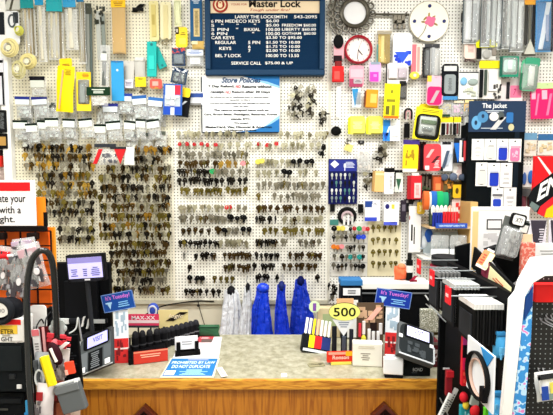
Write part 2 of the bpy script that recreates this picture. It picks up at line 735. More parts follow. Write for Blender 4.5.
def put_key(px, py, D, bow, m1, m2, label, group, yaw=None, sc=None):
    o = bpy.data.objects.new('key', key_mesh(bow, m1, m2))
    COL.objects.link(o)
    p = P(px, py, D)
    o.location = p
    o.rotation_euler = (RND.uniform(-.05, .05), RND.gauss(0, .10), RND.gauss(0, .55) if yaw is None else yaw)
    s = sc or RND.uniform(.92, 1.08)
    o.scale = (s, s, s)
    tag(o, label, 'key', group)
    HOOKS.append(Vector((p.x, p.y + .012, p.z + .004)))
    NKEYS[0] += 1


ORD = ['', 'first', 'second', 'third', 'fourth', 'fifth', 'sixth', 'seventh', 'eighth', 'ninth', 'tenth', 'eleventh', 'twelfth', 'thirteenth', 'fourteenth', 'fifteenth']


def span(a, b, n):
    return [a + (b - a) * i / max(1, n - 1) for i in range(n)]


WORD = {'pale': 'pale silver', 'nickel': 'dull silver', 'dark': 'dark metal', 'bronze': 'dark bronze', 'brass': 'brass', 'olive': 'olive brass', 'gold': 'gold', 'red': 'red-capped', 'black': 'black-headed', 'pink': 'pink-headed', 'yellow': 'yellow-headed', 'blue': 'blue-headed', 'green': 'green-headed', 'white': 'white-headed', 'orange': 'orange-headed', 'teal': 'teal-headed'}


BEHIND = []
SM = ['bronze', 'dark', 'gold', 'olive', 'brass', 'nickel', 'black', 'pale']


def rows_of_keys(rows, where):
    for i, (y, items) in enumerate(rows, 1):
        for look, xs in items:
            lab = f"{WORD[look]} key in the {ORD[i]} key row {where}"
            for x in xs:
                px, py = x + RND.uniform(-.7, .7), y - 2.5 + RND.uniform(-.8, .8)
                D = WALL - RND.uniform(.016, .055)
                if look in ('black', 'pink', 'yellow', 'blue', 'green', 'white', 'orange', 'teal'):
                    put_key(px, py, D, 'plastic', look, 'nickel', lab, lab.replace(' key in', ' keys in'), RND.gauss(0, .3))
                elif look == 'red':
                    put_key(px, py, D, 'round', 'red', 'pale', lab, lab.replace(' key in', ' keys in'))
                else:
                    put_key(px, py, D, RND.choice(('round', 'square', 'clover')), look, look, lab, lab.replace(' key in', ' keys in'))
                if where[:5] in ('below', 'left ') and 'navy' not in where:
                    BEHIND.append((px, py, D, look if look in SM else ('pale' if look in ('red', 'pale', 'pink', 'yellow', 'green') else 'black')))


rows_of_keys([
    (136, [('pale', span(179, 247, 11))]),
    (147, [('red', span(180, 215, 6)), ('pale', span(222, 246, 4))]),
    (156, [('nickel', span(180, 246, 11))]),
    (165, [('bronze', span(180, 215, 6)), ('brass', span(221, 235, 3)), ('pink', [243])]),
    (173.5, [('dark', span(179, 210, 6)), ('green', [213]), ('nickel', span(219, 246, 5))]),
    (182, [('dark', span(179, 246, 12))]),
    (192, [('olive', span(182, 246, 11))]),
    (209.5, [('pale', span(182, 222, 7)), ('red', [226, 230]), ('nickel', [238, 245])]),
    (220, [('nickel', span(180, 222, 8)), ('black', [230, 236.5, 242])]),
    (232, [('bronze', span(183, 216, 6)), ('black', [223.5, 243, 249]), ('nickel', [230, 236])]),
    (244.5, [('dark', span(180, 215, 8)), ('pale', span(221, 246, 5))]),
    (257, [('dark', [185, 197, 202, 207, 211]), ('bronze', span(225, 247, 6))]),
    (268.5, [('dark', [190]), ('bronze', span(225, 248, 6))]),
    (281, [('black', [190, 197, 203]), ('olive', span(215, 232, 4))]),
    (293, [('dark', span(187, 219, 6))]),
], 'below the policies sign')
rows_of_keys([
    (136, [('pale', span(281, 324, 7))]),
    (147, [('red', [258, 267, 276]), ('pale', span(283, 318, 6))]),
    (164, [('yellow', [257.5, 261.5]), ('pale', span(268, 288, 4)), ('black', [293, 299.5, 306, 312])]),
    (174.5, [('pale', [258, 264, 270, 276, 300, 306, 316]), ('black', [283.5, 290])]),
    (186.5, [('nickel', span(258, 323, 12))]),
    (198, [('olive', [258]), ('nickel', span(275, 318, 8))]),
    (210, [('bronze', span(258, 323, 11))]),
    (221, [('dark', span(257, 275, 4)), ('pale', span(286, 322, 7))]),
    (232, [('olive', span(264, 322, 10))]),
    (244, [('dark', [257, 262, 267]), ('black', [273.5]), ('nickel', [283, 300, 306, 312, 318])]),
    (257, [('dark', span(256, 278, 5)), ('bronze', span(290, 321, 6))]),
    (268, [('dark', [254, 262, 270]), ('bronze', span(284, 315, 6))]),
    (279, [('dark', [258, 264, 277, 318])]),
], 'left of the seam strip')
# small coloured keys right of the seam
E_ROWS = [(231, ['black', 'yellow', 'yellow', 'white', 'dark', 'red', 'green', 'pink', 'red']),
          (239.5, ['dark', 'pale', 'nickel', 'dark', 'nickel', 'dark', 'blue', 'blue']),
          (249.5, ['orange', 'orange', 'pink', 'nickel', 'dark', 'dark', 'nickel', 'dark']),
          (259, ['nickel', 'pale', 'dark', 'nickel', 'teal', 'nickel', 'teal', 'dark']),
          (268, ['nickel', 'dark', 'bronze', 'dark', 'nickel', 'dark', 'dark', 'black'])]
rows_of_keys([(y, [(lk, [334 + 4.2 * j]) for j, lk in enumerate(r)]) for y, r in E_ROWS], 'below the navy keyring board')
rows_of_keys([(y, [('olive', span(373, 396, 5))]) for y in (230, 241.5, 254, 266)], 'on the pale tan card')

# the rest of the keys: a mass nobody separates
SV, SF, SI = [], [], []
def stuff_key(px, py, D, look):
    V, Fc, I = KG[RND.choice(('round', 'square', 'clover'))]
    a, b = RND.gauss(0, .6), RND.gauss(0, .14)
    s = RND.uniform(1.0, 1.15)
    R = np.array(Matrix.Rotation(a, 3, 'Z') @ Matrix.Rotation(b, 3, 'Y'))
    p = P(px, py, D)
    k = sum(len(v) for v in SV)
    SV.append(V @ R.T * s + np.array(p))
    SF.extend([tuple(i + k for i in f) for f in Fc])
    SI.extend([SM.index(look)] * len(Fc))


def crowd(ys, x0, x1, pal, pitch=4.5, skip=()):
    for y in ys:
        x = x0
        while x <= x1:
            if not any(a <= x <= b and c <= y <= d for a, b, c, d in skip) and RND.random() < .93:
                look = RND.choice(pal)
                d0 = RND.uniform(.024, .06)
                for q in range(RND.choice((2, 2, 3))):
                    stuff_key(x + RND.uniform(-1.3, 1.3), y - 3 + RND.uniform(-1.3, 1.3), WALL - d0 + .007 * q, look if RND.random() < .6 else RND.choice(pal))
                pp = P(x, y - 3, WALL - d0)
                HOOKS.append(Vector((pp.x, pp.y + .012, pp.z + .004)))
            x += pitch + RND.uniform(-.4, .4)


for px, py, D, look in BEHIND:
    stuff_key(px + RND.uniform(-1.2, 1.2), py + RND.uniform(-.3, 1.2), min(D + .010, WALL - .014), look)
    if RND.random() < .4:
        stuff_key(px + 2.9 + RND.uniform(-.8, .8), py + RND.uniform(-.6, .9), min(D + .006, WALL - .014), look if RND.random() < .7 else RND.choice(('olive', 'nickel', 'bronze')))
SK = [(92, 124, 140, 166), (0, 36, 175, 240), (0, 57, 222, 330), (56, 108, 246, 300)]
crowd((150, 159), 26, 92, ['bronze', 'dark', 'gold', 'brass', 'nickel'], skip=SK)
crowd((168, 177.5, 187, 196), 26, 95, ['bronze', 'dark', 'nickel', 'gold', 'brass', 'olive'], skip=SK)
crowd((205, 214, 223, 232, 241), 38, 95, ['dark', 'bronze', 'olive', 'nickel', 'dark', 'pale'], skip=SK)
crowd((250, 259, 268), 99, 104, ['dark', 'bronze'], skip=SK)
crowd((152, 161), 128, 170, ['bronze', 'nickel', 'gold', 'dark'], skip=SK)
crowd((171, 180, 190, 199.5), 101, 170, ['bronze', 'dark', 'olive', 'dark', 'nickel', 'pale'], skip=SK)
crowd((209, 218.5, 228, 237), 101, 171, ['olive', 'gold', 'olive', 'bronze', 'dark', 'pale'], skip=SK)
crowd((246.5, 255.5, 265), 103, 170, ['dark', 'bronze', 'olive', 'bronze'], skip=SK)
crowd((274, 283, 292), 110, 168, ['dark', 'dark', 'bronze', 'olive', 'nickel'], skip=SK)
me = bpy.data.meshes.new('keys')
me.from_pydata([tuple(v) for v in np.concatenate(SV)], [], SF)
for k in SM:
    me.materials.append(M(KM[k]))
me.polygons.foreach_set('material_index', SI)
me.update()
tag(link('keys', me), 'mass of brass and dark keys crowding the left pegboard and stacked behind front keys', 'keys', kind='stuff')
# ================================================================ price board and policies sign
PBF = F(205, -2, 325, 76, WALL - .03)


def board():
    W, H = PBF.W, PBF.H
    r = empty('price_board', mtx=PBF.m)
    tag(r, 'dark teal changeable-letter price board with tan header and white prices', 'price board')

    def uv(px, py):
        return (px - 265) / 120 * W, (76 - py) / 78 * H
    bm = bmesh.new()
    box(bm, -W / 2 + .01, W / 2 - .01, -.004, .028, .01, H - .01)
    for k in range(46):
        z = .04 + k * (H - .06) / 46
        box(bm, -W / 2 + .03, W / 2 - .03, -.0052, -.004, z, z + .0045)
    finish('letter_panel', bm, '0a2a48', r)
    bm = bmesh.new()
    for a in ((-W / 2, W / 2, 0, .032), (-W / 2, W / 2, H - .02, H), (-W / 2, -W / 2 + .032, .032, H - .02), (W / 2 - .032, W / 2, .032, H - .02)):
        box(bm, a[0], a[1], -.026, .026, a[2], a[3], .006)
    finish('frame', bm, '0c3454', r)
    x0, z0 = uv(210.5, 13.5)
    x1, z1 = uv(319.5, 0)
    bm = bmesh.new()
    box(bm, x0, x1, -.010, -.004, z0, H - .021)
    hd = finish('header', bm, 'e3cfae', r)
    cx, cz = uv(220.5, 5.5)
    bm = bmesh.new()
    prism(bm, ell(cx, cz, .044, .044), -.013, -.0101)
    e = finish('emblem', bm, '9c2a1c', hd)
    bm = bmesh.new()
    ring(bm, cx, cz, .029, .029, -.0145, .004, .0015)
    prism(bm, ell(cx, cz - .005, .013, .012), -.016, -.0131)
    ring(bm, cx, cz + .008, .009, .009, -.0145, .003, .0015, 16)
    finish('emblem_lock', bm, 'e9d2ac', hd)
    bm = bmesh.new()
    a, b = uv(249, 8), uv(301, .5)
    add_text(bm, 'Master Lock', a[0], a[1], b[0], b[1], -.0106, bold=.03)
    finish('title_lettering', bm, '1b1512', hd)
    bm = bmesh.new()
    a, b = uv(250, 12.5), uv(290, 9.2)
    add_text(bm, 'Tough under fire!', a[0], a[1], b[0], b[1], -.0106, .3)
    finish('slogan_lettering', bm, 'a83a20', hd)
    bm = bmesh.new()
    a, b = uv(231, 6), uv(247, 4)
    add_text(bm, 'YOURS FOR', a[0], a[1], b[0], b[1], -.0106)
    finish('small_lettering', bm, 'a83a20', hd)
    for t, xa, xb, y in (('LARRY THE LOCKSMITH', 235, 287, 17), ('543-2095', 294, 317, 17), ('6 PIN MEDECO KEYS', 211, 260, 21.3), ('$6.00', 266, 279, 21.3),
                         ('5   "      "       "', 211, 256, 25.5), ('$5.00', 266, 279, 25.5), ('FREEDOM $60.00', 282, 316, 25.5),
                         ('5 PIN   "', 211, 238, 29.6), ('BIAXIAL', 244, 260, 29.6), ('100.00', 266, 280, 29.6), ('LIBERTY $60.00', 282, 316, 29.6),
                         ('6 PIN            "', 211, 254, 33.7), ('100.00', 266, 280, 33.7), ('GOTHAM  $60.00', 282, 316, 33.7),
                         ('CAR KEYS', 211, 234, 37.8), ('$3.50 TO $95.00', 266, 302, 37.8), ('REGULAR', 215, 236, 42.6), ('5 PIN', 248, 260, 42.6), ('$1.50 TO 10.00', 266, 300, 42.6),
                         ('6', 248, 250.5, 46.8), ('$1.75 TO 10.00', 266, 300, 46.8), ('KEYS', 219, 231, 48.5), ('7', 248, 250.5, 50.8), ('$2.00 TO 10.00', 266, 300, 50.8),
                         ('BEL 7 LOCK', 215, 241, 55.7), ('100.00 TO 13.50', 266, 299, 55.7), ('SERVICE CALL', 231, 261, 63.3), ('$75.00 & UP', 265, 293, 63.3)):
        a, b = uv(xa, y + 1.55), uv(xb, y - 1.55)
        bm = bmesh.new()
        add_text(bm, t, a[0], a[1], b[0], b[1], -.0062, bold=.008)
        finish('price_line', bm, 'f6f6f0', r)


board()
SGF = F(202, 76, 279.5, 132, WALL - .022)


def policy():
    W, H = SGF.W, SGF.H
    r = empty('policies_sign', mtx=SGF.m)
    tag(r, 'white store policies sign with blue swooshes below the price board', 'sign')
    bm = bmesh.new()
    box(bm, -W / 2, W / 2, -.003, .004, 0, H)
    finish('sheet', bm, 'f1f4f6', r)
    bm = bmesh.new()
    box(bm, -W / 2 - .006, -W / 2, -.006, .006, 0, H * .98)
    box(bm, -W / 2, W / 2, -.006, .006, -.006, 0)
    finish('holder', bm, '1c2530', r)

    def sw(pts):
        return [(x * W - W / 2, z * H) for x, z in pts]
    bm = bmesh.new()
    prism(bm, sw([(1, 0), (.45, 0), (.62, .025), (.78, .08), (.9, .15), (1, .24)]), -.0046, -.0031)
    finish('swoosh', bm, '1f6fb2', r)
    bm = bmesh.new()
    prism(bm, sw([(1, 1), (.5, 1), (.7, .93), (.84, .90), (1, .82)]), -.0046, -.0031)
    finish('swoosh', bm, '1f6fb2', r)
    bm = bmesh.new()
    prism(bm, sw([(1, .78), (.8, .87), (.62, .93), (.84, .90), (1, .82)]), -.0046, -.0031)
    finish('pale_swoosh', bm, '8fc3e6', r)
    bm = bmesh.new()
    prism(bm, sw([(1, .24), (.9, .15), (.78, .08), (.86, .16), (1, .30)]), -.0046, -.0031)
    finish('pale_swoosh', bm, '8fc3e6', r)

    def L(t, x0, x1, yc, h, y=-.0052, **k):
        add_text(bm, t, x0 * W - W / 2, (1 - yc) * H - h * H / 2, x1 * W - W / 2, (1 - yc) * H + h * H / 2, y, **k)
    bm = bmesh.new()
    L('Store Policies', .25, .76, .075, .10, shear=.35, bold=.03)
    finish('title_lettering', bm, '14406c', r)
    for t, a, b, y, h in (('7 Day Refund,', .08, .42, .19, .055), ('Returns without', .52, .9, .19, .055), ('receipt,', .11, .29, .29, .055), ('Return after 30 Days', .385, .88, .29, .055),
                          ('No refund on cut or duplicated keys or opened items', .1, .86, .38, .03), ('special orders', .36, .62, .43, .03),
                          ('We are not responsible for any damage to items left', .1, .88, .49, .03), ('over 30 days', .4, .6, .545, .03),
                          ('The returns accepted items such as:', .15, .86, .615, .045), ('Cars, Broad Bikes, Flashlights, Batteries, Knives', .02, .97, .69, .045),
                          ('stands, ETC.', .37, .63, .77, .045), ('We accept:', .41, .6, .845, .04), ('MasterCard, Visa, Discover & American', .04, .9, .915, .05), ('$10 Minimum Purchase', .28, .7, .972, .035)):
        bm = bmesh.new()
        L(t, a, b, y, h, bold=.035)
        finish('lettering_line', bm, '10161e', r)
    bm = bmesh.new()
    L('NO', .435, .50, .19, .055, bold=.04)
    finish('red_lettering', bm, 'd0222c', r)
    bm = bmesh.new()
    L('NO', .305, .37, .29, .055)
    finish('red_lettering', bm, 'd0222c', r)


policy()

# ================================================================ upper left: long tools and pouches
GR = 'long tools hanging at the top left'
for i, (x0, x1, y1, hy, hc, rc, nm) in enumerate((
        (22, 35, 56, 11, '0f8f94', 'b9ad8e', 'long packaged rods under a dark teal card, leftmost at the top'),
        (36.5, 45, 62, 8, '1c8fc0', 'cfc9b4', 'long pale packaged rod under a bright blue card at the top'),
        (47, 63, 60, 14, '18a2ac', 'c4bda2', 'long packaged rods under the widest teal card at the top'),
        (64, 77, 50, 10, '2493c4', 'd0cbb8', 'long packaged rod under the blue card beside the widest teal one'),
        (77.5, 85, 64, 5, '1a6f9c', 'a59c80', 'thin beige packaged rod left of the tall grey strips'))):
    h = hy / y1
    rods = ';'.join(f"rod {'y'} {u} {h * .8:.3f} {u + .14} .97 4 7 {c}" for u, c in ((.2, rc), (.5, 'a08f6c' if i == 0 else rc), (.74, '7d7258')))
    if i in (1, 3):
        rods = f"rod y .32 {h * .8:.3f} .66 .97 4 9 {rc}"
    W_('carded_rod', 'tool', nm, x0, -2, x1, y1, f"{rods}; sleeve z .02 {h:.3f} .98 1 0 15 film; header b 0 0 1 {h:.3f} 16 3 {hc}!", 2 + i % 2, RND.uniform(-1, 1), GR)
W_('grey_strip', 'strip', 'tall dark grey packaged strip right of the beige rods', 84, 4, 92, 90, "strip b .1 .05 .6 1 0 8 8b8f88; edge y .62 .05 .95 .97 1 8 54605c; clip c .1 0 .9 .12 8 3 3f4238", 1, -1)
W_('grey_strip', 'strip', 'tall pale grey strip with dark metal clip beside the tan pack', 95, 6, 106, 60, "strip b .1 .1 .5 1 0 8 a9aca6; clip n 0 0 1 .35 6 8 34362e; edge y .55 .15 .9 .96 1 8 7c857f", 2, 1)
W_('poly_bag', 'bag', 'narrow clear bag with grey wire parts left of the blue card', 99, 45, 109, 90, "bag z 0 0 1 1 0 14 film; content y .3 .15 .7 .9 2 9 5d625f; label c .2 .2 .8 .36 15 1 d8dcd8", 3, -3)
W_('saw_blade_pack', 'pack', 'tall tan pack under a yellow header beside the black hook', 111, 0, 125.5, 54, "card c .04 .12 .96 1 0 3 d6b05c; header c 0 0 1 .14 3 2 f0c020; print l .12 .03 .88 .12 5 .5 8a5a10; sleeve d .0 .13 1 1 3 8 clear", 2)
W_('hook_bracket', 'hook', 'black plastic bracket near the top beside the tan pack', 132, 4.5, 145, 12.5, "plate / 0 0 1 1 0 12 121212; lip b .1 .55 .95 .9 12 9 1c1c1c", 0, -3)
W_('tan_strip_pack', 'pack', 'long cream strip pack above the teal tools', 149, 1, 158.5, 41, "card r 0 0 1 1 0 3 ded59c; strip b .25 .1 .7 .9 3 5 cfc076; print c .3 .35 .6 .6 8 .6 b7a458", 1, .5)
W_('tan_strip_pack', 'pack', 'long pale cream strip pack with wire ends, right of its twin', 160, 2, 171, 46, "card r 0 0 1 .85 0 3 e5dfb8; strip b .3 .08 .72 .84 3 4 d8cd9a; wire_ends n .1 .82 .9 1 3 6 80765a", 1, -.5)
W_('pouch', 'bag', 'pale milky pouch above the yellow pack', 174, 0, 181, 26, "pouch z 0 0 1 1 0 12 eceec0; sleeve d .05 .05 .95 .97 0 14 clear", 2, 1)
W_('blister_pack', 'pack', 'yellow carded pack with small black square beside the dark blue card', 175.5, 27, 187.5, 47.5, "card r 0 0 1 1 0 2 ebcf2e; tag c 0 .02 .28 .35 2 1.5 1a1210; hole c .07 .1 .2 .27 3.6 .5 d8d0c0; print l .35 .25 .9 .42 2 .8 7a6410; patch c .3 .55 .85 .85 2 .8 f6e258", 2)
W_('tool_card', 'card', 'tall dark blue card with tan vertical label left of the price board', 190, -2, 202, 41, "card c 0 0 1 1 0 3 155280; label c .28 .25 .78 .9 3 1 d3bd86; print l .36 .3 .7 .86 4 .5 4a3c1c; title l .15 .05 .85 .14 3 .8 d5e4ee", 1)
W_('tan_pouch', 'bag', 'small tan pouch under the tall dark blue card', 192, 41, 204, 49, "pouch z 0 0 1 1 0 12 c9a95e; band c 0 .1 .5 .5 12 1 e8dcae", 2)
W_('blister_pack', 'pack', 'navy blister pack with grey grips below the yellow carded pack', 172, 48, 185, 66, bl('28405f', '1f3b66/c84a40/60', '7d8c96', 'h', .3), 2)
W_('blister_pack', 'pack', 'small tilted navy pack with grey parts above the blue battery pack', 171.5, 68, 187, 84, bl('2c4258', '17304f/d8dce0/80', '98a6a4', 'n', .25), 3, -12)
W_('poly_bag', 'bag', 'white bag with blue lettered header left of the price board corner', 187, 50, 203.5, 66, "bag z 0 .1 1 1 0 10 film; header c 0 0 1 .38 11 1 e6eef6; print l .1 .06 .9 .32 12 .5 2456a8; content b .2 .5 .8 .9 2 5 dfe2e2", 1)
W_('scraper', 'tool', 'teal plastic scraper hanging upright above the red pack', 147, 42, 156.5, 77, "handle b 0 0 1 1 0 10 17b3ac; hole o .35 .05 .65 .13 10 1 0a6f72; grip b .2 .4 .8 .8 10 3 2cc8be", 2, -1)
W_('scraper', 'tool', 'short teal scraper tilted behind the upright one', 155, 47, 163, 69, "handle b 0 0 1 1 0 8 14a39c; hole o .35 .82 .65 .94 8 1 0a6f72", 1, 24)
W_('seed_pack', 'pack', 'small red pack with pale print below the teal scraper', 150, 79, 162, 89, "card r 0 0 1 1 0 4 e2564c; print c .2 .25 .7 .7 4 .8 f5a89c; photo n .1 .8 .9 1 4 5 cfa84c", 2)
W_('seed_pack', 'pack', 'small yellow tag with black knobs left of the red pack', 134, 77, 146, 93, "card c .1 .0 1 .62 0 3 f0d31c; print l .3 .08 .8 .2 3 .7 5a4c08; knob n 0 .62 1 1 0 8 4c432c", 2)
W_('rod_bag', 'bag', 'grey paper sleeve above the small yellow tag', 134.5, 57, 145, 78, "sleeve z 0 0 1 1 0 10 c4c2bb; fold c .1 .05 .9 .2 11 1 dcdad2", 1)
W_('rod_bag', 'bag', 'grey sleeve with white label right of the blue card', 124, 61, 134, 89, "sleeve z 0 0 1 1 0 10 c9c6bf; label c .08 .68 .92 .98 11 1 ece6ee; print l .2 .75 .8 .9 12 .5 3a2c60", 1)
W_('blue_card', 'card', 'plain bright blue hanging card under the tan pack', 111, 61, 123.5, 101, "card c 0 0 1 1 0 3 2f98d4; hole o .42 .2 .58 .26 3 .6 d8e8f0; title c 0 0 1 .04 3 .6 1c6ea8", 3)
W_('bulb_pack', 'pack', 'large bright yellow pouch hanging left of the yellow blister', 56, 66, 73, 112, "pouch z 0 0 1 1 0 14 f4d800; stripe / .2 .1 .45 .95 14 2 e0a878; title l .5 .08 .9 .2 15 .8 8a6a10", 4, -4)
W_('bulb_header', 'card', 'orange-yellow header card above the large yellow pouch', 59.5, 58.5, 72, 67, "card r 0 0 1 1 0 3 f2cf10; print l .05 .62 .95 .95 3 .8 7a2c10", 3, 3)
W_('blister_pack', 'pack', 'yellow blister pack with grey tool beside the large yellow pouch', 76, 72, 90.5, 111, "card c 0 0 1 1 0 2 f0d428; header c 0 0 1 .17 2 1 f3c818; print l .35 .04 .95 .14 3 .6 8c2410; window c .1 .2 .9 .82 2 .6 b9b8a8; product b .3 .3 .62 .8 3 9 8e9690; bubble d .1 .19 .9 .83 2.6 14 clear", 4, -1)
W_('green_label_pack', 'pack', 'clear pack with dark green lettered header between yellow and blue', 87.5, 87.5, 111, 106, "bag z .15 .3 .85 1 0 12 film; header c 0 0 1 .46 13 2 17321f; print l .1 .1 .9 .36 15 .6 e2eadc; content n .2 .5 .8 .95 2 8 d9dad4", 5)
# pale yellow coils and far-left cartons
for i, (x0, y0, x1, y1, lab) in enumerate(((1, 39, 19, 58, 'pale yellow coil of line at the far left, biggest of its cluster'), (20, 54, 37, 70, 'pale yellow coil of line under the long rods'), (12, 60, 26, 79, 'greyish yellow coil of line between the two paler coils'), (15, 26, 24, 36, 'small lime yellow coil beside the white fitting pack'))):
    W_('line_coil', 'coil', lab, x0, y0, x1, y1, "coil g 0 0 1 1 2 26 %s; hub o .36 .36 .64 .64 0 20 e8e2c4" % ('e2d698', 'dccf8c', 'c4bd88', 'd6d65c')[i], 3 + i % 3)
W_('fitting_pack', 'pack', 'white carded pack with dark grey fitting at the far left', 5, 11, 19, 45, "card r 0 0 1 1 0 3 eceef0; fitting T .22 .1 .8 .5 3 9 50585c; stem b .62 .05 .95 .36 3 8 34383c", 2)
W_('striped_pack', 'pack', 'white and black striped pack in the top left corner', 0, -3, 20, 10, "card c 0 0 1 1 0 4 cfd0c8; stripe / .1 0 .4 1 4 1 34332c; stripe / .45 0 .75 1 4 1 4a483c", 1)
W_('dark_tool_pack', 'pack', 'black and grey tool pack at the far left edge', -6, 10, 6, 38, "card c 0 0 1 1 0 4 4a4a48; tool b .4 .1 .9 .9 4 9 23262a", 1)
W_('carton', 'box', 'white carton with black bands at the far left edge', -14, 60, 7, 106, "carton b 0 0 1 1 0 40 dcdde4; band c 0 .04 1 .1 40 1.5 15161a; band c 0 .3 1 .38 40 1.5 101014; band c .92 .38 1 1 40 1.5 15161a", 0)
W_('carton', 'box', 'black carton with grey mesh pattern at the far left edge', -12, 111, 9.5, 133, "carton b 0 0 1 1 0 40 17181a; picture c .1 .12 .92 .85 40 1 5a5e60/222/130", 0)
W_('carton', 'box', 'small black carton with gold window at the far left edge', -8, 134, 10.5, 149, "carton b 0 0 1 1 0 40 131313; window c .62 .22 .96 .8 40 1 b98f4a", 0)
W_('red_spray_pack', 'pack', 'small red pack low at the far left edge', -6, 150, 4, 167, "body b 0 .35 1 1 0 30 c8281c; cap b .1 0 .9 .36 0 24 26181a", 0)
W_('pink_card', 'card', 'pale pinkish card above the red-topped sign', -4, 167, 14, 186, "card c 0 0 1 1 0 3 d4c6c0; print l .1 .1 .9 .9 3 .8 8c6e68", 0)

# clear bags in rows
GB = 'clear bags of small hardware above the left keys'
for x0, y0, x1, y1, hc, lab in ((16, 97, 31, 118, '1c2c80', 'leftmost blue-headed bag of the upper bag row'), (33, 97, 49, 118, '1a2474', 'blue-headed bag of the upper row, second from left'),
                                (103, 104, 119, 126, '222a82', 'blue-headed bag with white card below the blue hanging card'), (118, 94, 133, 114, '1e3c94', 'tilted blue-headed bag right of the blue hanging card'),
                                (133, 96, 148, 119, '1c5aa4', 'white bag with blue lettering below the small yellow tag'), (148, 98, 163, 121, '2a6ab4', 'white bag with blue lettering left of the blue battery pack')):
    W_('poly_bag', 'bag', lab, x0, y0, x1, y1, bg(hc, 'dfe8ee', 'c9d2d0', .14, .38), 2, RND.uniform(-6, 6), 'blue-headed bags')
W_('poly_bag', 'bag', 'clear bag with black header and pale card under the coils', 31, 77, 46, 97, bg('15151d', 'ccd0c6', 'c4c9c2', .2, .55), 3)
xs = [(14, 29), (27, 39), (38, 50), (46, 60), (63, 76), (80, 94), (95, 107), (107, 122), (124, 136), (136, 146), (147, 161)]
ws = 'first second third fourth fifth sixth seventh eighth ninth tenth eleventh'.split()
for i, (x0, x1) in enumerate(xs):
    y0 = 119 + RND.uniform(-1, 3) + (3 if i in (1, 6) else 0)
    W_('poly_bag', 'bag', f'clear bag with white label and dark header, {ws[i]} from left in the lower bag row', x0, y0, x1, y0 + 20, bg('18241c', 'e6ece8', 'c4cac6', .11, .42), 2 + i % 2, RND.uniform(-8, 8), 'dark-headed clear bags')
xs = [(20, 33), (34, 46), (48, 60), (64, 77), (80, 92), (96, 106), (110, 122), (126, 138), (140, 152), (154, 166)]
for i, (x0, x1) in enumerate(xs):
    y0 = 104 + RND.uniform(-2, 3)
    W_('poly_bag', 'bag', f'crumpled clear bag of pale parts tucked behind the labelled bags, {ws[i]} from left', x0, y0, x1, y0 + 22, f"bag z 0 0 1 1 0 14 film; contents n .1 .25 .9 .95 2 10 {RND.choice(('c5ccc6', 'd4d9d2', '9aa19c', 'e4e8e2'))}; tie n .2 0 .8 .3 10 6 4a5048", 0, RND.uniform(-6, 6), 'crumpled clear bags')
for i, (x0, x1) in enumerate(((22, 34), (50, 62), (66, 78), (126, 138), (141, 153), (155, 167))):
    y0 = 132 + RND.uniform(-1, 2)
    W_('poly_bag', 'bag', f'small clear bag hanging just above the keys, {ws[i]} from left in the lowest bag row', x0, y0, x1, y0 + 16, f"bag z 0 0 1 1 0 14 film; header c .1 0 .9 .22 15 1 4c5248; contents n .1 .3 .9 .95 2 10 c9ccc2", 1, RND.uniform(-6, 6), 'small clear bags')
W_('blister_pack', 'pack', 'red-sided clear pack with dark gadget over the keys, left one', 93, 144, 117, 165, "bag z .2 .1 1 1 0 14 film; side / 0 .25 .42 .95 3 9 d01c24; gadget n .4 .3 1 .9 2 12 5a5a60; header c .1 0 1 .16 15 2 30343a", 4)
W_('blister_pack', 'pack', 'slanted red pack with white wing over the keys, right one', 111, 147, 134, 165, "wing z .55 0 1 1 0 10 eceeea; side v .15 .05 .7 .95 10 6 c81c22; header c 0 0 .7 .12 16 2 2a2c30", 4)
# between the bags and the price board
W_('battery_pack', 'pack', 'blue and white blister pack with red corner left of the policies sign', 163, 84, 182, 115, "card c 0 0 1 1 0 2 2a5cb0; top c .12 .05 .6 .36 2 1 dfe8f2; red c .6 .04 .9 .34 2 1 d42440; window c .08 .36 .9 .72 2 1 b9c2c8; product n .12 .38 .85 .7 3 8 e2e6ea; foot c .05 .72 .95 .97 2 1 1546b4; tag c .4 .76 .6 1 3 1 e2ecf8", 4, -2)
W_('glove_pack', 'pack', 'black pack with yellow top behind the blue battery pack', 177, 88, 190, 117, "pack b 0 .2 1 1 0 10 15161a; top r 0 0 .95 .32 10 3 f0d020; flash / .3 .45 .8 .6 10 1 d8dce0", 2, -8)
W_('poly_bag', 'bag', 'white header card with blue lettering beside the policies sign', 189, 92, 204, 105, "card c 0 0 1 1 0 2 e6eaf0; print c .05 .1 .95 .42 2 1 2a4a94; foot c .05 .85 .8 1 2 1 8a8a88", 1)
# ================================================================ hanging bunches, mirror, clocks


def bunch(name, cat, label, x0, y0, x1, y1, n, pal, D=WALL - .02):
    f = F(x0, y0, x1, y1, D)
    r = empty(name, mtx=f.m)
    tag(r, label, cat)
    bm = bmesh.new()
    ring(bm, 0, f.H * .9, min(.02, f.W * .2), min(.02, f.W * .2), -.014, .0015, .0015)
    finish('ring', bm, '8a8a84*', r)
    for k in range(n):
        bow = RND.choice(('round', 'square', 'clover'))
        c = RND.choice(pal)
        o = bpy.data.objects.new('key', key_mesh(bow, c, c))
        COL.objects.link(o)
        o.parent = r
        o.location = (RND.uniform(-.32, .32) * f.W, -RND.uniform(.004, .04), f.H * RND.uniform(.28, .9))
        o.rotation_euler = (0, RND.gauss(0, .7), RND.gauss(0, .5))
    HOOKS.append(f.m @ Vector((0, 0, f.H * .9)))


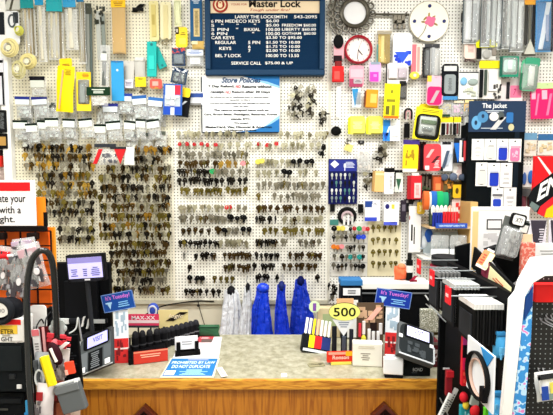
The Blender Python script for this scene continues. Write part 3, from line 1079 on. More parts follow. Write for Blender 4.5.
bunch('key_bunch', 'key bunch', 'large bunch of ornate dark and silver keys right of the policies sign', 284, 82, 306, 130, 22, ['dark', 'nickel', 'pale', 'dark'])
bunch('key_bunch', 'key bunch', 'silver and dark key bunch just right of the large ornate bunch', 303, 84, 320, 128, 16, ['dark', 'nickel', 'pale'])
bunch('key_bunch', 'key bunch', 'dark key bunch beside the seam strip, right of the ornate ones', 317, 108, 328, 130, 7, ['dark', 'dark', 'nickel'])
bunch('key_bunch', 'key bunch', 'black string of keys hanging beside the seam strip, over the pale keys', 319, 141, 325, 160, 4, ['black', 'black', 'dark'])
bunch('key_bunch', 'key bunch', 'dark key bunch on the seam strip above the marker display', 326, 280, 337, 304, 7, ['black', 'dark', 'nickel'])
bunch('key_bunch', 'key bunch', 'dark grey bunch of padlock keys below the yellow carded pair', 373, 143, 389, 168, 16, ['dark', 'nickel', 'dark', 'pale'])
bunch('key_bunch', 'key bunch', 'small silver key bunch left of the tan box', 361, 170, 373, 195, 9, ['nickel', 'dark', 'pale'])

f = F(327, -8, 410, 37, WALL - .012)
r = empty('key_mirror', mtx=f.m)
tag(r, 'pewter wall mirror shaped like a giant ornate key near the top', 'mirror')


def kx(px, py):
    return (px - 368.5) / 83 * f.W, (37 - py) / 45 * f.H


u1 = f.W / 83
cx, cz = kx(354.5, 14)
bm = bmesh.new()
ring(bm, cx, cz, 13.2 * u1, 13.2 * u1, -.02, 2.2 * u1, .012, 40)
for k in range(15):
    a = 2 * math.pi * k / 15
    q = 17.5 * u1
    ring(bm, cx + q * math.cos(a), cz + q * math.sin(a), 2.8 * u1, 2.8 * u1, -.014, .9 * u1, .007, 14, 6)
sx, sz = kx(340, 14)
for k in range(9):
    a = math.radians(95 + k * 170 / 8)
    q = 10.5 * u1
    ring(bm, sx + q * math.cos(a) * .95, sz + q * math.sin(a) * 1.7, 2.4 * u1, 2.8 * u1, -.012, .9 * u1, .006, 14, 6)
pt = [(sx + 6.5 * u1 * math.cos(a), -.012, sz + 17 * u1 * math.sin(a)) for a in [math.radians(100 + 160 * i / 14) for i in range(15)]]
tube(bm, pt, 1.3 * u1, 6)
finish('scrolled_frame', bm, '57534a*', r, True)
bm = bmesh.new()
prism(bm, ell(cx, cz, 12 * u1, 12 * u1, 36), -.014, -.004)
finish('mirror_glass', bm, 'e4e4e6', r)
bm = bmesh.new()
a, b = kx(369, 15), kx(409, 15.5)
tube(bm, [(a[0], -.014, a[1]), (b[0], -.014, b[1])], 1.1 * u1, 10)
for px in (371, 375, 384, 388, 406):
    q = kx(px, 15)
    tube(bm, [(q[0] - .6 * u1, -.014, q[1]), (q[0] + .6 * u1, -.014, q[1])], 1.9 * u1, 10)
finish('shaft', bm, '4f4b42*', r, True)
bm = bmesh.new()
for px, y0, y1, w in ((395, 16, 24, 2), (399, 16, 21, 2), (403, 16, 24, 2), (399, 21, 24, 5.5), (395, 25, 30, 1.6), (399.5, 25, 30, 1.6), (404, 25, 30, 1.6)):
    a, b = kx(px - w, y1), kx(px + w, y0)
    box(bm, a[0], b[0], -.02, -.008, a[1], b[1], .002)
finish('key_bit', bm, '4f4a40*', r)

f = F(343.5, 37, 372, 65.5, WALL - .01)
r = empty('wall_clock', mtx=f.m)
tag(r, 'small round wall clock with red rim below the key-shaped mirror', 'clock')
R0 = f.W / 2
bm = bmesh.new()
ring(bm, 0, R0, R0 * .9, R0 * .9, -.022, R0 * .1, .02, 40)
finish('rim', bm, 'b0142c!', r, True)
bm = bmesh.new()
prism(bm, ell(0, R0, R0 * .86, R0 * .86, 36), -.02, 0)
fc = finish('dial', bm, 'efe6e2', r)
for k in range(12):
    bm = bmesh.new()
    a = math.radians(30 * k)
    c = Vector((R0 * .72 * math.sin(a), 0, R0 + R0 * .72 * math.cos(a)))
    w = .0035 if k % 3 else .0055
    box(bm, c.x - w / 2, c.x + w / 2, -.0212, -.0201, c.z - w, c.z + w)
    finish('hour_mark', bm, '6a5a58', fc)
for nm, ang, ln, w in (('hour_hand', 140, .45, .0035), ('minute_hand', 185, .62, .0025), ('second_hand', 20, .66, .0012)):
    a = math.radians(ang)
    bm = bmesh.new()
    tube(bm, [(0, -.023, R0), (R0 * ln * math.sin(a), -.023, R0 + R0 * ln * math.cos(a))], w / 1.6, 6)
    finish(nm, bm, '3a2c30', r)
HOOKS.append(f.m @ Vector((0, .0, f.H * .8)))

f = F(409, 1.5, 449, 43, WALL - .02)
r = empty('plate_clock', mtx=f.m)
tag(r, 'large round white plate clock with pink rose and four blue dots', 'clock')
R0 = f.W / 2
bm = bmesh.new()
prism(bm, ell(0, f.H - R0, R0, R0, 44), -.012, 0)
finish('plate', bm, 'f3f0e4', r)
bm = bmesh.new()
ring(bm, 0, f.H - R0, R0 * .985, R0 * .985, -.008, R0 * .018, .007, 44)
finish('rim', bm, 'b7ae98', r, True)
for k in range(4):
    a = math.pi / 2 * k
    bm = bmesh.new()
    c = (R0 * .74 * math.sin(a), f.H - R0 + R0 * .74 * math.cos(a))
    prism(bm, ell(c[0], c[1], .0095, .0095, 14), -.0165, -.012)
    finish('hour_dot', bm, '28306a', r)
bm = bmesh.new()
for k in range(9):
    a = 2 * math.pi * k / 9
    q = R0 * (.16 if k % 2 else .09)
    prism(bm, ell(R0 * .06 + q * math.cos(a), f.H - R0 + q * math.sin(a), R0 * .14, R0 * .11, 10, a), -.0132 - .0003 * k, -.012)
finish('rose', bm, 'dc6f96', r)
bm = bmesh.new()
for k, (dx, dz, a) in enumerate(((-.28, -.03, 0), (-.2, .14, .8), (.32, -.14, -.5), (-.02, .3, 1.5), (.2, .2, .6))):
    pts = ell(0, 0, R0 * .13, R0 * .05, 10)
    prism(bm, [(R0 * dx + x * math.cos(a) - z * math.sin(a), f.H - R0 + R0 * dz + x * math.sin(a) + z * math.cos(a)) for x, z in pts], -.0131, -.012)
finish('leaf', bm, '8a7048/c8a850/200', r)
bm = bmesh.new()
tube(bm, smooth_path([(-R0 * .15, -.016, f.H - 1.2 * R0), (-R0 * .3, -.016, f.H - R0 * 1.55), (-R0 * .62, -.016, f.H - R0 * 1.85), (-R0 * .85, -.010, f.H - R0 * 1.5)]), .0022, 6)
finish('wire', bm, '8f897a', r)

# ================================================================ right part of the pegboard
W_('grip_pack', 'pack', 'black and pink handle pack left of the red clock', 333, 35, 344, 63, "card c .1 .3 1 .85 0 2 eaa4ae; grip s 0 0 .95 .5 2 18 131313; foot b .05 .75 .8 1 2 14 26181c", 2)
W_('lighter_pack', 'pack', 'bright red bottle-shaped pack below the black handle pack', 332, 62, 344, 82.5, "body b 0 .25 .95 1 0 26 d81818; neck y .2 0 .8 .3 2 20 7a1414; label c .15 .5 .6 .9 26 1 ee5048; side c .8 .5 1 .98 1 12 3c1414", 2)
W_('plastic_strip', 'strip', 'white plastic strip hanging under the red bottle pack', 336, 83, 341.5, 117, "strip b .1 0 .9 1 0 6 f4f4f2; hook T .15 0 .85 .1 6 2 c4c4c4", 1)
W_('blister_pack', 'pack', 'rose pink pack with grey oval window below the red clock', 349.5, 65.5, 364, 87, "card r 0 0 1 1 0 2 e49aac; photo c .08 .18 .95 .55 2 1 f0b6c2; band c 0 .62 .9 1 2 1 a83c60; window r .28 .62 .9 .85 3 3 b9aeb4; print l .36 .67 .82 .8 6 .5 5a4a54", 2)
W_('blister_pack', 'pack', 'lilac pack with magenta block right of the rose pink one', 369.5, 62, 381, 82, "card r 0 0 1 1 0 2 e8aede; block c .05 .5 .8 .98 2 1 cf3fb8; flash c .35 .62 .65 .75 3 .8 e887d8; top c .1 0 .9 .14 2 1 8f9fb0", 2)
W_('hook_pack', 'pack', 'tall golden pack in clear sleeve right of the red clock', 377, 31, 391.5, 64, "card r .08 .05 .92 1 0 3 dcbc4c; gloss c .3 .15 .5 .95 3 .8 f0dc88; header b 0 0 1 .1 3 4 a9a08c; sleeve d .02 .08 .98 1 3 10 clear; edge c .0 .4 .12 1 2 1 4cc0c0", 1)  # a paler strip runs down the golden card
W_('soap_pack', 'pack', 'white pack with blue scalloped base under the giant key bit', 393, 32, 412, 67, "pack r 0 .04 1 1 0 8 eff2f6; base n .05 .55 .95 .97 8 3 1c3cc8; wave v .1 .58 .9 .9 8 4 2c56dc", 2)
W_('blister_pack', 'pack', 'white pack with black edges and small parts below the blue-based pack', 386, 63, 408.5, 84, "card r 0 0 1 1 0 2 ded8da; edge c 0 .1 .05 1 2 3 1a1a1c; edge c .62 .86 .9 1 2 3 222; content b .12 .3 .5 .75 2 9 e8dde0; content b .55 .28 .9 .72 2 9 cdbfc8; bubble d .08 .2 .95 .82 2 13 clear", 3)
W_('blister_pack', 'pack', 'small blue and white pack left of the orange box', 352, 88, 361, 107.5, "card c 0 0 1 1 0 2 dfe6ea; wing v 0 .05 .7 1 2 3 2a8cc4; bubble d .3 .2 .95 .85 2 8 clear", 2)
W_('gum_box', 'box', 'small orange box with brown side beside the blue and white pack', 364, 90, 378, 108, "box b .1 0 .95 1 0 22 e8941c; side c 0 .1 .3 .95 4 16 6a3414; face c .4 .25 .85 .75 22 1 f6c060", 2, -3)
W_('tag_pack', 'pack', 'tall lime yellow pack with orange foot near the white black-edged pack', 384, 84, 399.5, 118.5, "pack b 0 0 1 1 0 12 ece20e; foot c .02 .93 .95 1 12 1.5 e06a10; icon o .38 .18 .56 .28 12 1 8a8a10; print c .15 .45 .7 .53 12 1 8c8410; photo c .12 .65 .36 .9 12 1 605a18; photo c .5 .62 .72 .92 12 1 86801c", 4, -2)
W_('dark_pack', 'pack', 'small dark grey pack behind the lime yellow pack', 397, 82, 407, 100, bl('6e6a64', '3a3a38', '4a4846'), 2)
for x0, x1, lab in ((348, 365.5, 'left one of the pair of pale yellow cards'), (366, 383, 'right one of the pair of pale yellow cards')):
    W_('key_card', 'card', lab, x0, 116, x1, 134.5, "card r 0 0 1 1 0 3 e6e05c; fold c 0 .1 .14 .98 3 1 c8d020; print l .25 .3 .85 .7 3 .6 f6f3b4; foot c .3 .93 .95 1 3 1 6a641c", 2, 0, 'yellow cards')
W_('blister_pack', 'pack', 'white pack with bright blue side right of the yellow cards', 383, 120, 400, 141, "card c 0 0 1 1 0 2 eceff2; side c 0 0 .42 1 2 2 2a86da; mark / .15 .3 .45 .75 4 1 dceaf8; wedge v .0 .6 .35 1 4 1 1c50b0; product b .55 .2 .9 .8 2 6 e2e4e6", 2)
W_('door_stop', 'knob', 'black rubber knob by itself beside the seam strip', 330.5, 126.5, 341, 136, "knob s 0 0 1 1 0 30 0e0e0e; foot D .2 .2 .8 .8 0 10 1c1c1c", 0)
W_('key_tag', 'tag', 'small yellow tag with metal clip below the yellow cards', 343, 139, 354, 151, "tag c .25 .4 .95 1 0 3 d6c878; clip n .1 0 .6 .5 3 6 5a564c", 1, -20)
W_('label_tag', 'tag', 'tiny black tag on the pegboard right of the metal clip tag', 358, 140.5, 364, 144, "tag b 0 0 1 1 0 5 15161c; slot c .3 .3 .7 .6 5 .6 8a8a8a", 0)
W_('clasp_pack', 'pack', 'loose silver clasps in a bag above the navy keyring board', 357, 150, 372, 172, "bag z 0 0 1 1 0 12 film; contents n .1 .1 .9 .9 2 9 c9c4bc; header c .2 0 .8 .12 12 1 dcd8d0", 1)
# navy board with key rings
f = F(328.5, 159, 357.5, 204, WALL - .012)
parts = "board c 0 0 1 1 0 6 14184c; header c .02 .02 .98 .27 6 1 1f2a86; print l .5 .06 .92 .2 7 .6 d8def0; icon D .06 .03 .36 .2 7 .8 e8ecf6; icon K .52 .1 .6 .26 7 .8 e8ecf6"
rg = random.Random(3)
for a in range(4):
    for b in range(6):
        u, v = .08 + b * .15, .31 + a * .17
        parts += f"; key_blank K {u:.3f} {v:.3f} {u + .08:.3f} {v + .14:.3f} {8 + rg.random() * 6:.1f} 2.5 {rg.choice(('d8dcd8', '181a1c', '2a2a2c', '7c8a8c', 'b9bdb8', '101214', '4a7a78'))}"
T('keyring_board', 'display board', 'navy display board of novelty key blanks beside the seam strip', f, parts)
HOOKS.append(f.m @ Vector((0, 0, f.H * .9)))
W_('lanyard_pack', 'pack', 'round black coil with dark clips below the navy keyring board', 330, 204, 364, 226, "coil T .22 .12 .78 .95 4 12 161616; inner T .32 .3 .7 .9 4 10 b9a4a8; clip b 0 .0 .14 .35 2 12 141414; clip b .82 .0 .97 .4 2 12 141414; tag c .0 .7 .25 .95 2 4 3c7a70; tooth b .38 .55 .44 .95 14 3 d8d8d4; tooth b .5 .5 .56 .95 14 3 e0e0dc; tooth b .62 .55 .68 .95 14 3 c9c9c4", 0)
W_('tan_box', 'box', 'tan cardboard box with brown side right of the silver key bunch', 372, 171, 385, 192, "box b .15 0 1 1 0 24 e0b878; side c 0 0 .3 .98 4 14 b08a54; flap c .2 .1 .9 .2 24 1 e8d4a8", 2, -2)
W_('white_pack', 'pack', 'white slanted pack with black top right of the tan box', 384, 168, 394, 194, "pack b 0 .1 .95 1 0 14 f0efee; top b 0 0 1 .16 0 18 141414; print l .5 .3 .8 .8 14 .6 6a6a6a", 3)
W_('bordered_pack', 'pack', 'white pack with black bracket edge and green print, left of the red pack', 394.5, 170, 403, 192, "card c 0 0 1 1 0 3 dfe6dc; edge c 0 0 .14 .75 3 2 151515; edge c 0 0 1 .12 3 2 151515; photo v .2 .4 .8 .9 3 2 2c5a40", 2)
W_('blister_pack', 'pack', 'white and blue hook pack just right of the navy keyring board', 365, 200, 380, 221, "card c 0 0 1 1 0 2 f0f2f6; top c 0 .05 .5 .34 2 2 24448c; hook U .45 .1 .85 .7 3 8 e2e4ea; foot c 0 .82 .8 1 2 2 3448c0", 2)
W_('blister_pack', 'pack', 'white pack with violet blue foot left of the white marked sign', 384, 202, 399, 225, "card c 0 0 1 1 0 2 f3f3f6; dot o .08 .08 .36 .3 2 3 20206a; gold c .5 .1 .7 .3 2 2 c8c040; product y .45 .3 .75 .85 2 10 fafafa; foot c 0 .86 .9 1 2 2 4c5ad0", 2)
W_('dark_strip', 'strip', 'narrow dark hanging strip left of the white marked sign', 400.5, 200, 406, 222, "strip b 0 0 1 1 0 12 302a34; label c .2 .2 .8 .5 12 1 6a6470", 2)
W_('key_backing_card', 'card', 'pale tan card behind the four rows of brass keys', 368, 221, 401, 276, "card c 0 0 1 1 0 3 e2d9b6; hole_strip l .05 .05 .95 .12 3 .5 bdb28c", -.15)
W_('label_strip', 'strip', 'row of clear sleeves behind the small coloured keys', 331, 223, 367, 276, "card c 0 0 1 1 0 3 dedcd4; rail c 0 .19 1 .215 3 2 b9b9b4; rail c 0 .37 1 .395 3 2 b9b9b4; rail c 0 .55 1 .575 3 2 b9b9b4; rail c 0 .73 1 .755 3 2 b9b9b4", -.15)

# centre right columns
W_('brush_pack', 'pack', 'pink-edged narrow pack beside the white blue-based pack', 411.5, 44, 422, 75, "card c 0 0 1 1 0 3 e7d8cc; edge c .0 .02 .45 .95 3 2 e0707c; stripe c .55 .1 .8 .9 3 1 c49c94", 2)
W_('blister_pack', 'pack', 'black blister pack with silver tools under the plate clock', 423, 44, 440.5, 78, "card c 0 .0 1 1 0 2 d9d8d4; dark c 0 .1 .42 1 2 2 1b1c1e; tool y .14 .2 .34 .92 4 9 6a6e70; tool y .48 .12 .66 .95 4 9 b9bcbe; head c .1 0 .95 .12 2 2 3a3c40; bubble d .05 .12 .98 .98 2 14 clear", 2)
W_('sponge_pack', 'pack', 'yellow flower-shaped pack under the pink-edged narrow pack', 409, 72, 419, 80, "pad s 0 0 1 1 0 18 e6d44a; center o .35 .3 .65 .7 18 1 f6f0d0", 2)
W_('lock_pack', 'pack', 'magenta pack with grey bar and pale pink top below the black blister', 427, 76, 444, 105.5, "card r 0 0 1 1 0 2 f0b4c4; block r .04 .36 .9 .98 2 2 de1c68; bar / .2 .5 .75 .92 4 4 b9a4ac; corner c 0 0 .25 .2 2 1 f0c23c", 3, -2)
W_('phone_case', 'case', 'black-framed carded case with grey panel right of the magenta pack', 441.5, 64, 459, 100, "frame r .02 .0 .98 .9 0 5 15171c; window c .14 .06 .86 .2 5 1 cfd0d0; panel r .16 .3 .8 .84 5 6 8e9698; print l .36 .4 .6 .75 11 .6 4a5054; foot c .1 .9 .95 1 3 2 3f86c0", 3)
W_('blister_pack', 'pack', 'clear pack with pale blue parts right of the black-framed case', 459, 72, 478.5, 99, "card c 0 0 1 1 0 2 e6ebe8; part s .05 .2 .4 .5 2 14 7cb4dc; part s .45 .25 .95 .5 2 14 9aa8a4; part n .2 .55 .9 .9 2 12 c2c6b4; edge c .0 .0 1 .04 2 2 3a3a3c", 3)
W_('seed_pack', 'pack', 'yellow rounded pack beneath the magenta pack', 419, 104, 438, 117, "pack r 0 0 1 1 0 8 ead21c; print l .2 .25 .8 .7 8 .6 a88c10", 1)
W_('poly_bag', 'bag', 'pale bag with mixed buttons under the pale blue pack', 440, 101, 452, 117, "bag z 0 0 1 1 0 12 film; contents n .1 .2 .9 .9 2 9 c2ba9c; foot c 0 .85 .8 1 12 2 26402e", 2)
W_('poly_bag', 'bag', 'pale bag with lilac parts left of the peach bag', 452, 101, 464, 116, "bag z 0 0 1 1 0 12 film; contents n .1 .2 .9 .9 2 9 d8b8cc; header c .1 0 .9 .15 12 2 e8dcc0", 2)
W_('poly_bag', 'bag', 'peach yellow bag left of the navy header panel', 463, 100, 474, 116, "bag z 0 0 1 1 0 12 film; contents n .05 .1 .95 .9 2 9 ecc060; header c .1 0 .9 .2 12 2 f0dc9c", 2)
W_('multitool_pack', 'pack', 'black-framed pack with bright yellow top showing a green tool', 414.5, 108, 441, 140, "card c 0 0 1 1 0 3 f0de18; panel r .06 .2 .98 .98 3 2 14150f; window c .2 .28 .82 .84 5 1 c9cfca; tool h .24 .38 .8 .52 6 10 4c6a3c; tool h .3 .6 .7 .74 6 10 8e9894; print l .2 .05 .9 .15 3 1 8a7c10; bubble d .16 .25 .86 .88 5 16 clear", 4, -7)
W_('clip_hook', 'hook', 'U-shaped dark hook with pink lining left of the yellow-topped pack', 403, 108, 413, 119, "shackle U .05 .0 .95 1 2 10 1f1c1e; lining U .22 .2 .78 1 1 4 dba0a8", 1)
W_('black_tool', 'tool', 'small upright black tool below the U-shaped hook', 404, 122, 409.5, 138, "body b 0 .1 1 1 0 10 121212; tip y .3 0 .7 .15 2 6 6c6c6c", 1)
for x0, x1, lab in ((440, 454, 'left yellow-headed pack of black tools'), (453, 461, 'narrow yellow-headed pack beside the black tools')):
    W_('blister_pack', 'pack', lab + ' near the navy header panel', x0, 117, x1, 135, "card c 0 0 1 1 0 2 e8e6de; header r 0 0 1 .3 2 2 ecd81c; tool b .1 .36 .36 1 2 9 17171a; tool b .46 .36 .6 .95 2 9 6a2a2e; tool b .7 .36 .85 .98 2 9 4a463e", 2, 0, 'yellow-headed packs')
W_('blister_pack', 'pack', 'white carded pack with dark pieces against the navy header panel', 464.5, 117, 473, 136, "card c 0 0 1 1 0 2 eaece6; piece b .1 .3 .4 .7 2 8 22242a; piece b .5 .35 .85 .95 2 8 8a9094", 2)
W_('yellow_pack', 'pack', 'yellow dotted pack with purple top right of the white bordered pack', 403, 140, 419, 172, "pack r 0 .12 .95 1 0 8 f2d41a; top c 0 0 1 .14 2 8 3c2c78; print n .15 .3 .75 .8 8 1 a88414; foot c 0 .9 .9 1 8 1 e6e2d8", 3, -1)
W_('pen_pack', 'pack', 'dark red striped pack of pens behind the red hanging pack', 417, 142, 426, 171, "card c 0 0 1 1 0 2 3c2226; pen y .1 .08 .3 .95 2 8 7a2430; pen y .4 .08 .6 .95 2 8 221c22; pen y .7 .08 .9 .95 2 8 8a4048", 1)
W_('red_pack', 'pack', 'coral red pack with white angular lines', 424, 144, 441, 171, "pack r 0 0 1 1 0 8 dc4048; stripe / .1 .2 .6 .5 8 1 f0b0b0; stripe / .4 .45 .95 .7 8 1 5a1c24; mark l .55 .6 .9 .9 8 1 f4e0e0; foot c .05 .8 .3 .95 8 1 e6d8d8", 4, 1)
W_('blister_pack', 'pack', 'white pack with slate blue tool right of the coral red pack', 441, 142, 453, 171, "card c 0 0 1 1 0 2 e4e8ee; head c .1 0 .8 .08 2 4 202226; tool / .1 .3 .7 .9 2 8 46586e; tool / .4 .4 .95 .8 3 8 b8c4d2; foot c .0 .85 .2 1 2 2 222", 2)
W_('blister_pack', 'pack', 'black framed pack with bright blue wedge and red tool', 454, 138, 471, 163, "card c 0 0 1 1 0 3 23262c; wedge v -.02 .2 .5 1 3 3 1868c4; tool y .55 .12 .72 .9 3 9 c0383c; tool y .3 .1 .45 .8 6 6 dcdcda; label c .3 .78 .55 .95 9 1 f0f0f0", 3)
W_('pale_card', 'card', 'white card of small print under the blue wedge pack', 453, 163, 471, 180, "card c 0 0 1 1 0 3 ece8e2; print l .1 .1 .9 .9 3 .6 c08c84", 1)
W_('cover_strip', 'strip', 'grey curved clip row above the battery shelf', 440, 172, 466, 181, "clip s .0 .2 .3 1 0 22 4a5468; clip s .33 .1 .65 1 0 22 5a667c; clip s .68 .2 1 1 0 22 3c4658", 2)

# top right: long clear packs
GT = 'long clear blister packs at the top right'
for i, (x0, x1, y1, c1, c2, lab) in enumerate(((463, 481, 44, 'e2e6ea', 'a9b1b6', 'clear pack with grey rounded tool, leftmost of the top right row'), (481, 491, 47, '1c2022', 'b4c0c4', 'narrow clear pack with black tool, second of the top right row'),
                                              (490, 503, 50, 'c4cccc', 'e2eaea', 'clear pack with pale grey tool, third of the top right row'), (502, 511, 49, '1e2222', 'b9c4c4', 'clear pack with long dark rod, fourth of the top right row'),
                                              (510, 525, 52, 'ccd4d4', 'e6ecec', 'pale clear pack with white sleeve, fifth of the top right row'))):
    W_('blister_pack', 'pack', lab, x0, -3, x1, y1, f"card c .04 0 .96 1 0 2 eef2f2; tool y .15 .08 .45 .92 2 11 {c1}; tool y .52 .15 .78 .85 2 11 {c2}; shadow_line c .46 .04 .52 .95 12 2 141a1c; part n .2 .6 .9 .98 4 8 8a9698; part n .1 .1 .9 .5 6 6 e8eeee; edge c 0 0 .05 1 2 6 5a6468; bubble d 0 .02 1 .99 2 18 film", 3 + i % 2, RND.uniform(-1, 1), GT)  # each pack has a thin dark line between its two tools
W_('black_clip', 'hook', 'pair of small black clips left of the top right row', 461, 13, 466.5, 33, "clip b 0 0 1 .45 0 12 1a1a1a; clip b .1 .72 .9 1 0 12 1a1a1a; wire y .4 .4 .6 .75 2 3 888", 0)
W_('pencil_pack', 'pack', 'dark grey pencil pack with orange header and clear cone at the base', 523.5, -2, 537, 56, "pencil y .12 .12 .36 .8 0 10 3c3c38; pencil y .4 .12 .62 .95 0 10 6a6a60; pencil y .68 .12 .9 .85 0 10 2c2c2e; header r 0 0 1 .13 10 4 eda83c; cone v .1 .98 .95 .72 2 14 c8c8bc; foot c 0 .95 1 1 2 8 4a463c", 2)
W_('blister_pack', 'pack', 'tall blue and white pack in the top right corner', 536.5, 0, 554, 52, "card c 0 0 1 1 0 3 4a92cc; sheet / .15 .05 .85 .95 3 2 e8f0f6; tool y .55 .3 .72 .8 5 9 a8b8d8; edge c .88 0 1 1 3 2 2c2c3c; bubble d .04 .03 .96 .98 3 14 clear", 3, 1.5)
W_('small_pack', 'pack', 'small white and pink pack with a wire clip left of the yellow tag', 463.5, 38, 478, 63, "pack r .05 .05 .9 .85 0 10 ecd8cc; print l .2 .25 .75 .6 10 .6 b07c74; clip n .1 .8 .9 1 0 8 5a4644", 2)
W_('blister_pack', 'pack', 'black and clear pack under a bright yellow tag in the upper right', 476, 40, 497, 60, "card c .04 .3 .96 1 0 2 d0d0cc; tag r 0 0 1 .4 4 4 eeee10; part b .02 .4 .24 .95 2 10 1a1a1a; part s .3 .5 .7 .95 2 12 a8a8a4; part b .75 .45 .95 .8 2 8 8a8278", 3, 2)
W_('blister_pack', 'pack', 'pack of black and white handles under the second yellow tag', 478, 61, 502, 99, "card c .02 .1 .98 1 0 2 e4e2dc; tag r .04 0 .98 .2 4 4 f0dc18; handle y .06 .24 .22 .96 2 12 15171a; handle y .26 .24 .38 .9 2 12 3c4a40; body b .44 .28 .8 .8 2 10 e9e8e4; part n .6 .6 .98 1 3 10 3c3a3a", 3)
W_('blister_pack', 'pack', 'green and clear pack with white tag beside the second yellow tag', 500, 54, 519, 77, "card c 0 .1 1 1 0 2 1c8a6c; window r .2 .25 .85 .8 2 2 b8e0d4; part b .4 .3 .62 .7 4 8 ecf4f2; edge c 0 .1 .14 .95 2 4 155848; bubble d .1 .15 .95 .9 2 12 film", 4)
W_('blister_pack', 'pack', 'light green clear pack with slim silver tool, rightmost green one', 519, 56, 540, 91, "card r .1 .1 .95 1 0 2 5cb88c; frame r .25 .05 .95 .3 2 6 3c9c78; tool y .45 .3 .75 .85 2 9 e6ece4; edge c .1 .5 .22 .98 2 4 1f6a4c; bubble d .15 .2 .95 .98 2 13 film", 3, -4)
W_('tool_card', 'card', 'white card with pink block and small black tool above the navy panel', 495, 79, 523, 101, "card c 0 0 1 1 0 2 efe2e2; block c .55 .3 .95 .85 2 2 ec7ca0; tool y .4 .15 .52 .9 2 9 2c2a30; mark i:7 .66 .45 .76 .75 4 .5 c02060", 1)
for x0, x1, lab in ((531, 541, 'narrow magenta pack, left of the pair by the right edge'), (541, 554, 'wide magenta pack under a lime top, at the right edge')):
    W_('magenta_pack', 'pack', lab, x0, 83, x1, 119, "card c 0 0 1 1 0 3 e0206c; top c 0 0 1 .16 3 2 c8e0a0; window c .1 .2 .5 .45 3 2 f0b8cc; stripe / .4 .3 .9 .9 3 2 f47ca8", 2, 3)
W_('blister_pack', 'pack', 'pale pack with slate blue header left of the red battery sign', 524, 133, 537, 156, "card c 0 0 1 1 0 2 e8e0d4; header c 0 0 1 .3 2 2 6c9cc0; part n .1 .4 .9 .9 2 8 dcc8a8", 1)
W_('blister_pack', 'pack', 'pale pack with navy header above the red battery sign', 538, 134, 554, 155, "card c 0 0 1 1 0 2 eae2d8; header c 0 0 1 .3 2 2 34689c; part n .1 .4 .9 .9 2 8 d8c49c", 1)
W_('clip_pack', 'pack', 'pair of blue clips on a white card left of the red sign', 521, 166, 534, 187, "card c 0 0 1 1 0 2 ecebe8; clip s .1 .3 .4 .9 2 12 4a70b8; clip s .5 .2 .95 .85 2 14 2f6cc0", 1)
W_('clip_pack', 'pack', 'pale pack with dark red pieces below the blue clips', 518, 189, 534, 212, "card c 0 0 1 1 0 2 e4dad6; piece s .2 .2 .5 .9 2 12 8a4c5a; piece s .55 .25 .85 .85 2 12 5a2c38", 1)
# ================================================================ navy headed panel of key fobs


def DC(py):
    return G(CX, py).y


def TB(name, cat, label, parts, group=None, loc=None):
    """a thing made of boxes given in world metres: (part, x0, x1, y0, y1, z0, z1, material, bevel)"""
    bx0 = min(min(p[1], p[2]) for p in parts); bx1 = max(max(p[1], p[2]) for p in parts)
    by0 = min(min(p[3], p[4]) for p in parts); by1 = max(max(p[3], p[4]) for p in parts)
    bz = min(min(p[5], p[6]) for p in parts)
    o = Vector(((bx0 + bx1) / 2, (by0 + by1) / 2, bz))
    r = None
    if len(parts) > 1:
        r = empty(name, o)
        tag(r, label, cat, group)
    for p in parts:
        bm = bmesh.new()
        box(bm, p[1] - o.x, p[2] - o.x, p[3] - o.y, p[4] - o.y, p[5] - o.z, p[6] - o.z, p[8] if len(p) > 8 else 0)
        ob = finish(p[0] if r else name, bm, p[7], r)
        if r is None:
            ob.location = o
            tag(ob, label, cat, group)
            r = ob
    return r


def pxprism(pts, D, th):
    """bmesh of a plate whose front face shows the given outline at distance D (world coordinates)"""
    bm = bmesh.new()
    q = [P(x, y, D) for x, y in pts]
    prism(bm, [(p.x, p.z) for p in q], D, D + th)
    return bm


DP = WALL - .10
T('fob_display_panel', 'display panel', 'tall black display panel with navy picture header of keys and fobs', F(469, 101, 526, 214, DP),
  "panel c 0 .2 1 1 -95 95 0b1013; header c 0 0 1.0 .27 0 4 1d3350; title t:The_Jacket .23 .02 .66 .075 4 .8 f2f4f6; subtitle l .24 .08 .66 .105 4 .8 d8e0ea; fob_picture o .05 .13 .22 .25 4 1 5f9fcc; fob_picture o .15 .09 .34 .19 4 1.4 4a86b4; fob_mark o .1 .17 .15 .21 5 .8 1d3350; fob_mark o .22 .115 .27 .15 5.6 .8 1d3350; key_picture / .38 .14 .66 .25 4 1 c9c9c9; key_head o .36 .1 .52 .175 4 2 e0dfda; fob_picture o .5 .09 .62 .17 4 1 4c5456; fob_picture r .66 .1 .78 .19 4 1 2a6cae; fob_picture o .7 .2 .8 .26 4 1 c9c49a; line c .22 .235 .6 .241 4 .8 c2ccd8; rail c .82 .27 .9 1 0 6 16202a")
FC = [(472, 139, 484, 160, 'w'), (484.6, 139, 496.4, 160, 's'), (497, 139, 508.4, 161, 'b'), (509, 139, 521.5, 162, 'p'),
      (476, 162.5, 487.5, 186, 's'), (488, 163, 500, 187, 'b'), (500.5, 163, 512.5, 188, 'w'),
      (491.5, 187, 503.5, 210, 'k'), (504, 187.5, 516.5, 211, 'w')]
nm = {'w': 'white card with lines of grey print', 's': 'white card with silver fob sleeve', 'b': 'white card with solid blue fob sleeve', 'p': 'white card with pink fob sleeve', 'k': 'white card with silver bar over blue patch'}
rw = ['top row of the black panel'] * 4 + ['middle row of the black panel'] * 3 + ['lowest row of the black panel'] * 2
